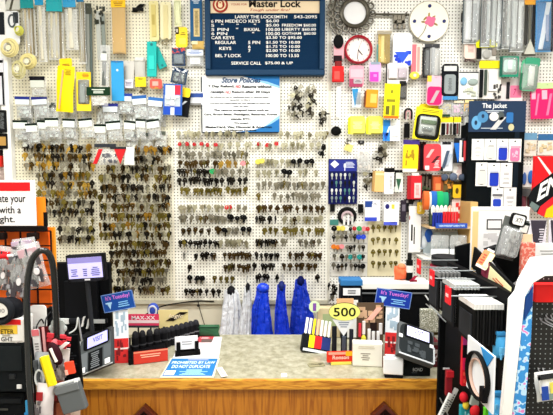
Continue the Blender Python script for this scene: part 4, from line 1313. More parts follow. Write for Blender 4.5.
for (x0, y0, x1, y1, k), w in zip(FC, rw):
    s = "card c 0 0 1 1 0 2 f2f2f0; hole o .42 .07 .56 .14 2 .8 222; "
    s += {'w': "print l .2 .38 .8 .48 2 .6 8c8c8c; print l .2 .58 .8 .66 2 .6 9a9a9a; print l .2 .76 .8 .84 2 .6 8c8c8c", 's': "sleeve r .15 .32 .88 .92 2 5 d9d9d4; rim T .15 .3 .88 .95 2 3 8a8a86; bar c .3 .3 .75 .36 7 1 a8a8a4",
          'b': "sleeve r .16 .38 .88 .96 2 5 1d39b8; clip c .2 .3 .85 .4 2 6 c2c6d8; line c .2 .4 .85 .43 7 1 14206c", 'p': "sleeve r .12 .38 .85 .96 2 5 ee7ca6; clip c .15 .3 .9 .4 2 6 d8a4b8; mark n .25 .5 .7 .85 7 1 f6c0d4",
          'k': "bar c .1 .3 .9 .4 2 3 6a6a70; patch r .15 .52 .8 .85 2 3 2444bc; print l .15 .44 .85 .5 2 .6 9c9ca0"}[k]
    T('fob_card', 'card', f"{nm[k]} on the {w}", F(x0, y0, x1, y1, DP - .008), s)

# battery sign at the right edge
f = F(528, 150, 572, 218, 2.36)
r = empty('battery_sign', mtx=f.m)
tag(r, 'red battery display sign with slanted white lettering on black at the right edge', 'sign')


def bs(pts):
    return [((x - 550) / 44 * f.W, (218 - y) / 68 * f.H) for x, y in pts]


for nmx, pts, y, m in (('red_panel', [(534.5, 156), (572, 156), (572, 216), (545, 216), (534, 196)], 0, 'e5141c'), ('line', [(536, 157), (538, 157), (551, 173), (549, 175)], .001, 'f4d8d4'),
                       ('black_swoosh', [(530, 205), (529, 196), (533, 188), (545, 178), (560, 167), (572, 161), (572, 196), (553, 204), (540, 214)], .002, '17191c'),
                       ('grey_swoosh', [(530, 205), (532, 201), (540, 206), (536, 212)], .004, '6a7a78'),
                       ('red_swoosh', [(538, 213), (541, 206), (556, 194), (572, 186), (572, 202), (556, 212), (548, 218)], .004, 'd8202c'),
                       ('yellow_swoosh', [(545, 217), (547, 209), (558, 201), (572, 197), (572, 218)], .006, 'f2c418')):
    bm = bmesh.new()
    prism(bm, bs(pts), -.014 - y, -.010 - y if y else .01)
    finish(nmx, bm, m, r)
bm = bmesh.new()
add_text(bm, 'ENER', -.30 * f.W, .36 * f.H, .62 * f.W, .60 * f.H, -.0175, shear=.25, bold=.035)
for v in bm.verts:
    v.co.z += .62 * (v.co.x + .30 * f.W)
    v.co.z -= .12 * f.H
finish('lettering', bm, 'f6f6f4', r)
bm = bmesh.new()
box(bm, -.02, .02, .01, .22, .3 * f.H, .42 * f.H)
finish('bracket', bm, '777', r)

# ================================================================ battery shelf right of the centre
zs = P(450, 227, 2.42).z
xl, xr = P(430, 227, 2.42).x, P(476, 227, 2.42).x
TB('hanging_shelf', 'shelf', 'tan shelf with a blue lettered strip and clear bins under it, right of centre',
   [('shelf_board', xl, xr, 2.42, WALL - .004, zs - .012, zs, 'd9b98a', .002), ('label_strip', P(436, 222, 2.41).x, P(467.5, 222, 2.41).x, 2.408, 2.42, zs - .006, zs + .022, '2a50b0', .002),
    ('label_print', P(439, 222, 2.405).x, P(465, 222, 2.405).x, 2.4065, 2.4082, zs + .002, zs + .014, 'a8c0e6/2a50b0/260', 0),
    ('side_panel', xr - .03, xr + .012, 2.43, WALL - .004, zs - .19, zs + .14, 'd8b070', .003), ('lower_board', xl - .03, xr - .03, 2.42, WALL - .004, zs - .19, zs - .18, 'e8e6e0', .002)])
zb = zs - .178
for i, (x0, x1, lab) in enumerate(((431, 449, 'left clear bin of white parts below the tan shelf'), (450, 467, 'right clear bin with a white knob below the tan shelf'))):
    a, b = P(x0, 245, 2.44), P(x1, 245, 2.44)
    hb = .13
    T('parts_bin', 'bin', lab, Frame(Vector((a.x, 2.44, zb + hb)), Vector((b.x, 2.44, zb + hb)), Vector((a.x, 2.44, zb + .001))),
      "back c 0 0 1 1 -130 4 b8c4c8; front_lip b 0 .62 1 1 -4 5 e6eaec; base c 0 .96 1 1 -130 126 d8dcdc; " + ("knob s .35 .3 .9 .95 -70 60 f0f0ee; contents n .05 .45 .5 .9 -60 50 8a9490" if i else "contents n .1 .3 .9 .9 -70 60 9ab0ae; contents s .2 .4 .5 .95 -60 50 dfe6e6") + "; lid d 0 0 1 .62 -4 5 film")
W_('glove_pack', 'pack', 'white and blue hanging pack left of the clear bins', 420, 226, 434, 249, "card c 0 0 1 1 0 3 cdd8e4; hand s .3 .1 .9 .7 3 14 2a5cb4; hand s .1 .4 .5 .95 3 12 e6ecf2; edge c 0 0 .1 .9 3 4 1c2440", 1)
W_('marked_sign', 'sign', 'white hanging board with black marks left of the tan shelf', 409, 206, 421, 252, "board c 0 0 1 1 0 8 efedea; mark y .18 .4 .32 .75 8 1 151515; mark y .4 .45 .5 .82 8 1 2a2826; mark o .0 .2 .08 .3 8 1 8c2a2a", 2)
zt = zs + .001


def on_shelf(name, cat, label, x0, x1, ytop, D, parts, ybase=None, lift=0, group=None):
    a, b = P(x0, ytop, D), P(x1, ytop, D)
    return T(name, cat, label, Frame(Vector((a.x, D, a.z)), Vector((b.x, D, a.z)), Vector((a.x, D, zt + lift))), parts, group)


on_shelf('battery_roll', 'roll', 'horizontal roll banded orange, blue and green on the tan shelf', 425, 451.5, 191, 2.45, "band h 0 0 .2 .55 -45 40 d8662c; band h .18 .02 .3 .53 -44 38 d9d4c8; band h .28 0 .5 .55 -45 40 1f62b4; band h .48 0 .72 .55 -45 40 10a862; band h .7 .03 .92 .52 -43 36 17986a; cap h .9 .06 1 .48 -41 32 21383a; stand b .25 .5 .85 1 -40 30 2f4034")
for k in range(4):
    on_shelf('marker', 'marker', 'blue capped marker standing at the front of the tan shelf', 433 + k * 2.6, 435.3 + k * 2.6, 209, 2.425, "body y 0 .2 1 1 -12 10 1c2c90; tip y .2 0 .8 .22 -10 6 d8d4cc", group='blue markers on the tan shelf')
for k in range(6):
    on_shelf('marker', 'marker', 'red capped marker standing at the front of the tan shelf', 443.5 + k * 2.6, 445.8 + k * 2.6, 208, 2.425, "body y 0 .2 1 1 -12 10 d4202a; tip y .2 0 .8 .22 -10 6 e8e0d8", group='red markers on the tan shelf')
W_('red_carton', 'box', 'tall red and white carton pack left of the battery shelf', 407, 173, 420.5, 199, "box b 0 .1 1 1 0 30 c8202c; tab c .3 0 .8 .12 20 2 ece6e0; face c .45 .38 .92 .95 30 1 f0c8c4; print l .5 .45 .85 .85 31 .6 d87a78; side c .02 .1 .2 1 30 .6 a0141e", 2)
W_('blister_pack', 'pack', 'dark brown pack with mottled print right of the red carton', 420.5, 174, 432, 198, "card c 0 0 1 1 0 3 241c18; print n .1 .1 .9 .9 3 3 6a5c50; print n .1 .5 .9 .95 3 3 3a4c30", 1)
W_('blister_pack', 'pack', 'orange brown rounded pack above the banded roll', 432, 175, 443.5, 196, "card c 0 0 1 1 0 3 8a4620; can y .05 .1 .75 1 3 20 c4562c; label c .2 .4 .65 .7 23 1 e08a50", 2)
W_('blister_pack', 'pack', 'olive and orange mottled pack above the banded roll', 443, 178, 454, 199, "card c 0 0 1 1 0 3 6a5a30; part n .05 .05 .95 .5 3 8 d89040; part n .05 .5 .95 1 3 8 2c3c2c", 1)
W_('blister_pack', 'pack', 'yellow pack with black top right of the mottled packs', 453, 181, 461, 198, "card r 0 0 1 1 0 4 e8b820; top c 0 0 1 .2 4 2 2a2010; eye o .3 .4 .7 .75 4 1.5 5a4410", 2)
W_('blister_pack', 'pack', 'peach pack with red flame shape beside the navy headed panel', 460, 178, 468, 206, "card r 0 0 1 1 0 4 ecc88a; flame v .2 .35 .9 .75 4 2 d04020; foot c .0 .8 1 1 4 2 e8d8d0", 1)
W_('blister_pack', 'pack', 'white pack with red print behind the red markers', 452, 198, 468, 221, "card c 0 0 1 1 0 3 efd8d2; block n .1 .2 .9 .9 3 4 e03a34", 1)
W_('blister_pack', 'pack', 'black and white mottled pack under the red carton', 404, 199, 420, 212, "card c 0 0 1 1 0 3 2a2a2c; print n .1 .1 .9 .9 3 3 b9b9b8", 1)
W_('blister_pack', 'pack', 'small yellow pack left of the banded roll', 417, 202, 425, 214, "card r 0 0 1 1 0 3 d8b030; print n .2 .2 .8 .8 3 2 f0e0a0", 3)
on_shelf('tooth_card', 'card', 'row of small white pegs under the banded roll', 431, 452, 205, 2.44, "strip c 0 .1 1 .9 -6 5 4a5a38; peg s 0 .0 .2 .5 -3 8 f4f0e6; peg s .2 .0 .4 .5 -3 8 f0ece0; peg s .4 .0 .6 .5 -3 8 f4f0e6; peg s .6 .0 .8 .5 -3 8 f0ece0; peg s .8 0 1 .5 -3 8 e8a890")

# ================================================================ shopping bags below the keys


def shopping_bag(label, x0, y0, x1, y1, mat, D, seed, group, knot='202024', top=.2, pw=.8, kn=.62):
    f = F(x0, y0, x1, y1, D)
    rg = random.Random(seed)
    r = empty('plastic_bag', mtx=f.m)
    tag(r, label, 'bag', group)
    n, m_ = 48, 18
    bm = bmesh.new()
    fz = [(rg.uniform(.06, .14), rg.choice((5, 7, 9, 11)), rg.uniform(0, 6)) for _ in range(4)]
    rows = []
    for j in range(m_ + 1):
        t = j / m_                      # 0 at the top
        rad = top + (1 - top) * min(1, t * 1.12) ** pw
        if t < .08:
            rad *= 1.5 - 6 * t
        row = []
        for i in range(n):
            a = 2 * math.pi * i / n
            q = rad * (1 + sum(A * math.sin(k * a + ph + 1.3 * t) for A, k, ph in fz) * (1.1 - .4 * t))
            row.append(bm.verts.new((f.W / 2 * q * math.cos(a) * .95 + .012 * math.sin(3 * t + seed), (.042 * q) * math.sin(a) - .06 + (rg.uniform(-.006, .006) if j else 0), f.H * (1 - t) + (.010 * rg.uniform(-1, 1) if 0 < j < m_ else 0) + (.012 * math.sin(5 * a + seed) if j == m_ else 0))))
        rows.append(row)
    for j in range(m_):
        for i in range(n):
            bm.faces.new((rows[j][i], rows[j][(i + 1) % n], rows[j + 1][(i + 1) % n], rows[j + 1][i]))
    bm.faces.new(rows[0])
    bm.faces.new(rows[-1][::-1])
    finish('bag', bm, mat, r, True)
    bm = bmesh.new()
    r2 = bmesh.ops.create_uvsphere(bm, u_segments=12, v_segments=8, radius=1)
    for v in r2['verts']:
        v.co = Vector((v.co.x * f.W * top * kn + .012 * math.sin(seed), v.co.y * .03 - .06, f.H * .98 + v.co.z * .03))
    finish('knot', bm, knot, r, True)
    bm = bmesh.new()
    tube(bm, [(.012 * math.sin(seed), -.06, f.H * .985), (0, 0, f.H + .02), (0, WALL - D, f.H + .022)], .0025, 6)
    finish('loop', bm, '888', r)


DB = WALL - .03
shopping_bag('white plastic bag with black knot and dark print, left of the blue bags', 219, 287, 242, 352, 'dcdfe4%', DB, 1, None, '1a1a1e', .3, .42)
shopping_bag('white plastic bag tied next to the leftmost blue bag', 239, 284, 254, 352, 'd6d9de%', DB - .085, 2, None, '1a1a1e', .26, .55)
shopping_bag('shiny blue plastic bag with round tied top, leftmost of the three blue', 249, 284, 277, 352, '1c44dc!%', DB, 3, None, '1c44dc!%', .24, .85, .95)
shopping_bag('narrow blue plastic bag, middle one of the three blue', 274, 282, 292, 352, '1838cc!%', DB - .085, 4, None, '142468', .3)
shopping_bag('dark blue plastic bag with pointed tied top, rightmost of the three blue', 287, 277, 317, 352, '1a38b8!%', DB, 5, None, '10184c', .2)

# ================================================================ the counter
WOOD = mat_wood('oak_panel', 'c17a22', '9a5614', (7, 7, .5))
EDGE = mat_wood('oak_edge', 'd99a34', 'a8661a', (1.2, 9, 9))
LAM = mat_speckle('laminate', 'a6a28c', '8a866e', 'bab6a2')
cx0, cx1 = -1.05, .80
yf, yb_ = DC(378.5), DC(334.5)
r = empty('counter', ((cx0 + cx1) / 2, (yf + yb_) / 2, 0))
tag(r, 'long oak sales counter with speckled beige laminate top', 'counter')
ox, oy = (cx0 + cx1) / 2, (yf + yb_) / 2
for nmx, a, m, bv in (('worktop', (cx0, cx1, yf, yb_, .918, CTOP), LAM, .001), ('edge_strip', (cx0, cx1, yf - .016, yf - .0005, .915, CTOP + .0015), EDGE, .004),
                      ('front_panel', (cx0, cx1, yf + .012, yf + .032, 0, .917), WOOD, 0), ('side_panel', (cx0, cx0 + .02, yf + .034, yb_ - .01, 0, .917), WOOD, 0), ('side_panel', (cx1 - .02, cx1, yf + .034, yb_ - .01, 0, .917), WOOD, 0),
                      ('back_panel', (cx0 + .022, cx1 - .022, yb_ - .03, yb_ - .012, 0, .917), WOOD, 0)):
    bm = bmesh.new()
    box(bm, a[0] - ox, a[1] - ox, a[2] - oy, a[3] - oy, a[4], a[5], bv)
    finish(nmx, bm, m, r)
for px, py in ((145.5, 403), (384, 401)):
    c = P(px, py, yf + .01)
    w = .05
    bm = bmesh.new()
    cxx, czz = c.x - ox, c.z - w
    prism(bm, [(cxx, czz + w), (cxx + w, czz), (cxx, czz - w), (cxx - w, czz)], yf - .012 - oy, yf + .0118 - oy)
    pl = finish('diamond_pull', bm, '5a2416!', r)
    w *= .62
    bm = bmesh.new()
    prism(bm, [(cxx, czz + w), (cxx + w, czz), (cxx, czz - w), (cxx - w, czz)], yf - .016 - oy, yf - .0122 - oy)
    finish('recess', bm, '1e0e0a', pl)
    pl['label'] = 'dark red brown diamond pull'


def flat(name, cat, label, px, parts, z=CTOP, lift=.0006):
    """a sheet lying on the counter: px = far-left, far-right, near-left pixels"""
    tl, tr, bl = (G(*p, z=z + lift) for p in px)
    return T(name, cat, label, Frame(tl, tr, bl), parts)


flat('paper_sheet', 'paper', 'blank white paper lying on the counter behind the blue notice', ((181, 338), (222, 337), (170, 361)), "sheet c 0 0 1 1 0 .8 e9e9ec")
flat('notice_card', 'sign', 'blue counter notice with white lettering lying at the counter edge', ((171, 358.5), (220, 358.5), (162, 378)),
     "border c 0 0 1 1 0 2 ddd0b4; panel c .03 .04 .96 .93 2 1 2474b4; heading t:PROHIBITED_BY_LAW .08 .2 .93 .34 3 .6 e8f4fc; heading t:DO_NOT_DUPLICATE .12 .4 .86 .56 3 .6 e8f4fc; print l .3 .62 .86 .9 3 .6 a8d4f0; top_line l .25 .08 .9 .15 3 .6 b8b4e0; patch c .05 .68 .24 .9 3 .8 e0d4e4", lift=.002)
flat('receipt_slip', 'paper', 'small pale slip sticking out beside the blue notice', ((216, 368), (222, 367), (214, 378.5)), "slip c 0 0 1 1 0 .6 ece2d4; print l .2 .2 .8 .8 .6 .5 b08c8c", lift=.0055)
flat('business_card', 'card', 'red and grey business card on the white paper by the card holder', ((199, 336.5), (214, 336.5), (197, 342.5)), "card c 0 0 1 1 0 1 b5404a; foot c .3 .5 1 1 1 .6 6a5a56; print l .1 .15 .8 .45 1 .6 f0c8c8", lift=.0018)
flat('coin_strip', 'strip', 'small dark printed strip lying on the bare right half of the counter', ((307, 364), (323, 362.5), (305, 368)), "strip r 0 0 1 1 0 2 8f8a6c; print n .1 .2 .9 .8 2 1 5c5844")
flat('receipt_slip', 'paper', 'tiny white chip of paper at the counter edge left of the dark strip', ((281, 373.5), (287, 373.5), (280, 377)), "slip r 0 0 1 1 0 1 efece4")


def stand(name, cat, label, x0, x1, ytop, ybase, parts, rot=0, lean=0, D=None, group=None):
    """thing standing on the counter; ybase = pixel row of its foot"""
    D = D or DC(ybase)
    a, b = P(x0, ytop, D), P(x1, ytop, D)
    f = Frame(Vector((a.x, D, a.z)), Vector((b.x, D, a.z)), Vector((a.x, D, CTOP + .0012)))
    if rot or lean:
        f.m = f.m @ Matrix.Rotation(math.radians(rot), 4, 'Z') @ Matrix.Rotation(math.radians(-lean), 4, 'X')
    return T(name, cat, label, f, parts, group)


# left: black tubes in a red fronted tray
stand('tube_tray', 'display tray', 'black counter tray with slanted red front label at left', 129, 166, 349, 366, "base b 0 .55 1 1 -150 150 101012; front_label b .14 .1 1.03 .98 0 4 cc3a2c; print l .3 .3 .85 .6 4 .8 f0b49a; trim c .14 .1 1.03 .2 4 .8 e88a6c; side b 0 .0 .06 .9 -150 150 141416", 18, 0, 1.66)
for k in range(5):
    stand('black_tube', 'tube', 'tall black capped tube standing in the front rank of the red-fronted tray', 131 + k * 7.2, 139 + k * 7.2, 331 - k * .9, 356 - 2 * k, "body y .05 .25 .95 1 -14 27 131315; cap s .1 0 .9 .4 -14 26 232326; band y .03 .55 .97 .6 -15 29 3c3c40", 0, 0, None, 'black tubes, front rank')
for k in range(8):
    stand('black_tube', 'tube', 'black capped tube in the rear rank behind the red-fronted tray', 158 + k * 4.8, 166 + k * 4.8, 328 - k * 1.2, 348 - k * 1.5, "body y .05 .25 .95 1 -14 24 161618; cap s .1 0 .9 .45 -14 24 2c2c30; band y .03 .6 .97 .66 -15 26 6a6a6e", 0, 0, None, 'black tubes, rear rank')
stand('header_card', 'sign', 'tilted red and white header card behind the black tubes', 128, 159, 314, 345, "card c 0 .0 1 .42 0 3 d4385c; stripe c 0 .22 1 .33 3 .8 e6ccd0; title t:MAX-XX .12 .06 .88 .2 3 .6 f2e8ea; edge c 0 .42 1 .5 3 1 303038; post y .3 .5 .36 1 0 5 222; post y .7 .5 .76 1 0 5 222", 0, 0, DC(341))
stand('card_pack', 'sign', 'tan standing card with bold black lettered label behind the tubes', 158, 188, 310, 336, "card c 0 0 1 1 -3 3 d9c98e; label / .25 .08 1 .42 0 2 1c1612; mark i:logic .35 .14 .85 .34 2 .6 e8d8b8; dark n 0 .6 .5 1 0 4 3a3426")
stand('oval_case', 'case', 'small blue oval case behind the black tubes', 147, 159, 303, 335, "case s 0 0 1 .45 -20 34 3048a0; ring T .1 .05 .9 .4 8 6 c2c6d0; post y .4 .3 .6 1 -10 12 c9c9c4")
stand('pouch', 'bag', 'flat dark green pouch at the back of the counter', 194, 219, 325, 337, "pouch z 0 0 1 1 -6 16 2f5c3e; seam c .02 .1 .98 .2 10 2 1c3a28")
stand('card_holder', 'card holder', 'black holder with white business cards beside the black tubes', 175, 200, 336, 356, "base b 0 .82 1 1 -30 34 101010; post b .06 .3 .22 .95 -6 10 0c0c0c; post b .78 .3 .94 .95 -6 10 0c0c0c; cards b .0 .05 .9 .7 -14 8 eceaea; print l .25 .25 .7 .5 -6 .6 a8a8a8; back b .1 .4 .9 .9 -20 5 141414", 12, 0)

# left: payment terminal, pole display, monitor, sign
f = Q((80, 339, 1.64), (112, 325.5, 1.63), (95.5, 370, 1.535))
T('payment_terminal', 'card terminal', 'black card payment terminal with lilac screen on the left of the counter', f,
  "body b 0 0 1 1 -14 14 3a3c3e; rim c 0 0 .025 1 0 2 c4c8ca; rim c .0 .975 1 1 0 2 b9bdbf; face r .03 .03 .97 .97 0 3 4a5052; screen_bezel r .14 .03 .93 .42 3 2 0c0e10; screen c .27 .09 .88 .38 5 1 a9a8ee~.5; screen_text t:VISIT .44 .15 .74 .28 6 .4 2a2a6c; slot b .3 .5 .72 .98 3 3 101214; keypad l .38 .54 .64 .95 6 1 7c8286; corner_key b .06 .84 .2 .97 3 4 eceef0; corner_key b .8 .84 .94 .97 3 4 eceef0; trim c .04 .46 .26 .9 3 1 6a7074; trim c .76 .46 .96 .8 3 1 565c60; side_clip b -.05 .05 -.01 .45 -8 8 e6e8ea")
stand('terminal_base', 'stand', 'round black rubber stand under the left payment terminal', 66, 109, 345, 374, "foot y 0 .75 1 1 -60 110 0f1011; neck y .35 .0 .65 .7 -20 40 131415", 0, 0, 1.66)
f = Q((65, 255.8, 1.66), (103.5, 253.3, 1.66), (65.2, 283, 1.66))
T('pole_display', 'customer display', 'lit lilac customer display on a black pole, left of the key wall', f,
  "case b 0 0 1 1 -26 26 141416; frame r .02 .02 .98 .98 0 3 24252a; screen c .06 .1 .94 .86 3 1 b4b0ea~.55; top_band c .06 .1 .94 .3 4 .4 8f88cc; glyph l .12 .5 .3 .8 4 .6 3c3c80; glyph l .42 .5 .56 .8 4 .6 3c3c80; glyph l .64 .45 .88 .8 4 .6 3c3c80; logo c .46 .89 .6 .95 3 .6 d8d8dc; pole y .42 1 .54 3.0 -18 14 2a2c30; foot b .25 2.98 .75 3.12 -40 70 1a1a1c")
stand('monitor', 'monitor', 'black monitor seen from behind at the left end of the counter', 54, 109, 263, 347, "panel b 0 0 1 .9 -30 30 0c0d0f; back_bulge b .2 .2 .8 .7 0 16 121316; foot b .25 .9 .75 1 -60 110 101113; vent l .25 .72 .75 .84 0 2 1c1d20", 0, 0, 1.80)
stand('power_strip', 'strip', 'white cable clips in front of the black monitor', 60, 108, 318, 352, "rail h 0 .0 1 .12 0 8 202226; clip b .02 0 .2 .14 2 8 d8dcdc; clip / .46 -.05 .54 .2 2 10 f0f0f0; clip / .56 0 .64 .25 2 10 eceeee; clip b .7 .02 .95 .12 2 8 c4c8ca; leg y .1 .12 .14 1 0 6 111; leg y .85 .12 .89 1 0 6 111", 0, 0, 1.72)
bm = bmesh.new()
tube(bm, smooth_path([P(62, 336, 1.55), P(70, 333, 1.55), P(76, 328, 1.56), P(78, 318, 1.57), P(80, 330, 1.6), P(82, 342, 1.63)]), .003, 6)
tag(finish('cable', bm, 'c9ccc9', None, True), 'thin white looping cable beside the left payment terminal', 'cable')
SIGN = "panel c 0 0 1 1 0 4 %s; border c 0 0 1 .035 4 .6 7f9fd8; border c 0 .965 1 1 4 .6 7f9fd8; border c 0 0 .015 1 4 .6 7f9fd8; border c .985 0 1 1 4 .6 7f9fd8; title t:It's_Tuesday! .13 .1 .9 .4 4 .6 d87ae0; icon b .1 .46 .3 .54 4 1 a8d4f6; icon v .15 .54 .28 .86 4 1 a8d4f6; print l .42 .5 .88 .85 4 .8 86c4f2"
T('tuesday_sign', 'sign', 'blue sign with pink lettering above a white strip, left side of counter', Q((101, 295.5, 1.70), (132, 289.5, 1.70), (102, 313.5, 1.70)), SIGN % '164a9c')
T('tuesday_sign', 'sign', 'blue sign with pink lettering in front of the black cabinet on the right', Q((377, 287.5, 1.74), (412, 292.5, 1.74), (377, 304.5, 1.74)), SIGN % '1638a0')
PST = "strip c 0 0 1 1 0 4 e2e8ee; lower c .0 .55 1 1 4 1 cf2c2c; gap c 0 .72 1 .75 5 .6 e8d8d4; print n .1 .05 .9 .5 4 1.5 9fb4c4; print n .15 .58 .85 .95 5 1 7a1c20; header c 0 0 1 .03 4 1 6a7a8a; stem y .42 -.1 .58 1 -8 8 c4c8cc"
T('sticker_strip', 'strip', 'white and red hanging sticker strip under the left blue sign', Q((113.5, 309, 1.705), (128, 308, 1.705), (121, 363, 1.665)), PST)
T('sticker_strip', 'strip', 'white and red sticker strip under the right blue sign', Q((386, 303, 1.745), (399.5, 304, 1.745), (384, 356, 1.70)), PST)

# right: pens, 500 sign, flints, lighter card
f = Q((306, 317, 1.815), (333, 322, 1.815), (300.5, 350.5, 1.755))
s = "tray b 0 .46 1 1 -60 60 16181c; "
for k, c in enumerate(('f2f2ee', 'eeeae0', 'f0dc28', 'e8b890', 'f2f0ec', 'f2f0ec', 'eeeeea')):
    s += f"pen y {.02 + .14 * k:.2f} 0 {.12 + .14 * k:.2f} .5 -14 14 {c}; "
for u0, u1, c in ((0, .22, '15171a'), (.22, .42, 'f2de10'), (.42, .68, 'dc1a22'), (.68, 1, '1c2c6c')):
    s += f"block c {u0} .5 {u1} .86 0 2 {c}; "
s += "foot_label c .05 .9 .95 .98 0 1.5 c9ced0"
T('pen_display', 'pen display', 'slanted counter pen display with black, yellow, red and navy blocks', f, s)
stand('sticker_round', 'sticker', 'round pale green and purple tag on a wire behind the pens', 309, 320, 301, 341, "disc o 0 0 1 .28 0 4 cfe6b8; stripe c .35 .05 .65 .24 4 1 7a4ca0; wire y .46 .28 .54 1 0 3 888")
stand('count_sign', 'sign', 'yellow oval 500 sign with white triangle on the dark flint stand', 329, 360, 303, 357,
      "oval o 0 0 1 .29 0 6 e6e878; rim T -.01 -.01 1.01 .3 0 4 2c2c1c; number t:500 .14 .07 .86 .22 6 .8 101010; triangle v .12 .28 .84 .56 0 4 d8dce0; triangle_print l .3 .31 .66 .42 4 .6 7a8494; upright b .4 .3 .6 .97 -8 7 101214; tool y .1 .4 .26 .95 -6 14 1a1c22; tool y .66 .45 .8 .95 -6 14 22242c; tool y .42 .56 .56 .98 0 12 3c4450; base b .1 .93 .9 1 -30 50 0f1012; top_card c .25 -.07 .8 .06 -6 3 d8a87c", 0, 0, 1.675)
stand('flint_box', 'box', 'red and yellow flat box in front of the 500 sign', 327, 354.5, 350, 365, "box b 0 .15 1 .85 -14 14 d8301c; lid c .05 .15 .95 .3 0 1.5 f0a08a; print t:Ronson .2 .35 .8 .62 0 1.5 f4d8c8; patch c .68 .1 .95 .4 1.5 1 f0b020; foot c .15 .8 .9 1 -14 15 e8d860", 4, 0)
stand('lighter_card', 'card', 'tall picture card with small lighters beside the right sticker strip', 357, 384, 303, 359, "backing c .0 0 1 .75 -6 4 5a4838; picture n .05 .02 .95 .35 -2 3 c4a082; slash / .35 .08 .95 .3 1 2 f0b0a0; foot b 0 .7 1 1 -40 40 2a1c1a; lighter y .06 .36 .17 .6 -2 9 d43040; lighter y .2 .32 .32 .55 -2 9 e8e0dc; lighter y .4 .46 .52 .7 -2 9 eceae8; lighter y .56 .5 .68 .74 -2 9 e4e4e6; lighter y .74 .5 .86 .72 -2 9 e8e8ea; lighter y .82 .36 .95 .55 -2 9 d8d4d4; tag s .16 .56 .34 .7 2 9 e6dc48; shade c .5 .35 .75 .5 -2 3 241a18")  # includes a darker brown patch on the backing
stand('white_carton', 'box', 'cream white carton with faint print in front of the lighter card', 353, 383, 343.5, 367, "box b 0 0 1 1 -40 40 e6e2d6; print l .25 .4 .6 .75 0 .8 8a8478; print l .1 .1 .8 .25 0 .8 c4bca8; edge c .97 0 1 1 0 .8 5c2c22", -6, 0)
f = Q((399.5, 320.5, 1.61), (434, 332.5, 1.60), (389.5, 350, 1.505))
T('payment_terminal', 'card terminal', 'black card payment terminal with lit white screen on the right of the counter', f,
  "body b 0 0 1 1 -26 26 54585a; face r .03 .03 .97 .97 0 3 24282a; screen_bezel r .14 .05 .93 .45 3 2 0c0e10; screen c .22 .1 .84 .4 5 1 d4d2f6~.85; screen_text t:VISIT .4 .15 .68 .3 6 .4 2a2a6c; keypad n .25 .55 .75 .95 3 4 3a4044; corner_key b .0 .42 .1 .52 3 4 f0f2f4; corner_key b .86 .44 .96 .54 3 4 eceef0; trim c .03 .96 .97 1 3 1.5 c9cdd0; trim c .96 .5 1 .97 3 1.5 b9bdc0")
stand('terminal_base', 'stand', 'black stand under the right payment terminal', 396, 428, 344, 366, "foot b 0 .78 1 1 -50 90 0f1011; neck y .35 0 .65 .8 -20 40 131415", 0, 0, 1.72)
stand('white_card_holder', 'card holder', 'small white block with a black foot in front of the right terminal', 384, 403, 356, 378, "block b 0 .1 1 .85 -20 24 eef0f2; foot b .05 .85 1 1 -30 34 15161a; top c .1 0 .95 .12 -14 8 d8dce0", -8, 0)
stand('bond_box', 'box', 'black carton with a curved white mark at the right end of the counter', 404, 431, 355, 377, "box b 0 0 1 1 -60 60 101416; mark U .35 .12 .6 .3 -2 4 c9ced0; lettering t:BOND .34 .6 .7 .76 0 .8 aab2b6; lettering_line c .3 .82 .5 .84 0 .6 4a5256", 0, 0, 1.545)
stand('dark_red_box', 'box', 'dark red carton with white letters beside the black carton', 424, 440, 342, 376, "box b 0 0 1 1 -60 60 5c1420; lettering n .55 .3 .95 .75 0 1.5 d8ccd0; lid c 0 0 1 .12 0 1 7a6a64", 0, 0, 1.62)
# behind the right end
DK = 2.06
xa, xb = P(361, 284, DK).x, P(432, 284, DK).x
zk = P(396, 284, DK).z
TB('back_cabinet', 'cabinet', 'black cabinet with a white top edge behind the right side of the counter', [('body', xa, xb, DK + .01, DK + .11, 0, zk - .03, '0b0c0e', .003), ('top', xa - .004, xb, DK, DK + .12, zk - .026, zk + .004, 'e9e8e2', .003), ('groove', xa, xb, DK + .004, DK + .012, zk - .05, zk - .044, '6a6c6e', 0)])


def on_cab(name, cat, label, x0, x1, y0, parts, D=DK + .06):
    a, b = P(x0, y0, D), P(x1, y0, D)
    return T(name, cat, label, Frame(a, b, Vector((a.x, D, zk + .005))), parts)


on_cab('salt_pouch', 'bag', 'orange red pouch standing on the white-topped black cabinet', 395, 408, 263, "pouch z 0 .2 1 1 -10 34 ec6a40; neck s .2 0 .8 .35 -8 26 f08a60")
on_cab('glue_bottle', 'bottle', 'black bottle with white label on the black cabinet', 406, 413, 253, "bottle y 0 .25 1 1 -10 26 131313; cap y .2 0 .8 .26 -6 18 1a1a1a; label y -.03 .45 1.03 .7 -11 28 d8d8d4")
on_cab('red_clip', 'clip', 'small crimson clip beside the black bottle', 410, 417, 276, "clip / 0 0 1 1 -4 10 a01c3c; foot b .0 .7 1 1 -6 12 8a1830", DK + .03)
stand('receipt_printer', 'printer', 'black printer with blue top and white paper roll behind the 500 sign', 341, 362.5, 280, 342, "body b 0 .12 1 1 -70 70 121316; lid b -.02 0 1.02 .1 -74 76 2c6ca4; paper_slot b .1 .14 .9 .26 0 3 dfe0e2; print l .2 .16 .8 .24 3 .6 4a4a50; pillar b .2 .34 .8 .98 0 4 dcdcd8", 0, 0, 1.92)
stand('blue_box', 'box', 'low tan box behind the 500 sign on the counter', 318, 342, 308, 338, "box b 0 0 1 1 -40 40 c8b894; label c .2 .2 .8 .6 0 1 9aa87c", 0, 0, 1.93)
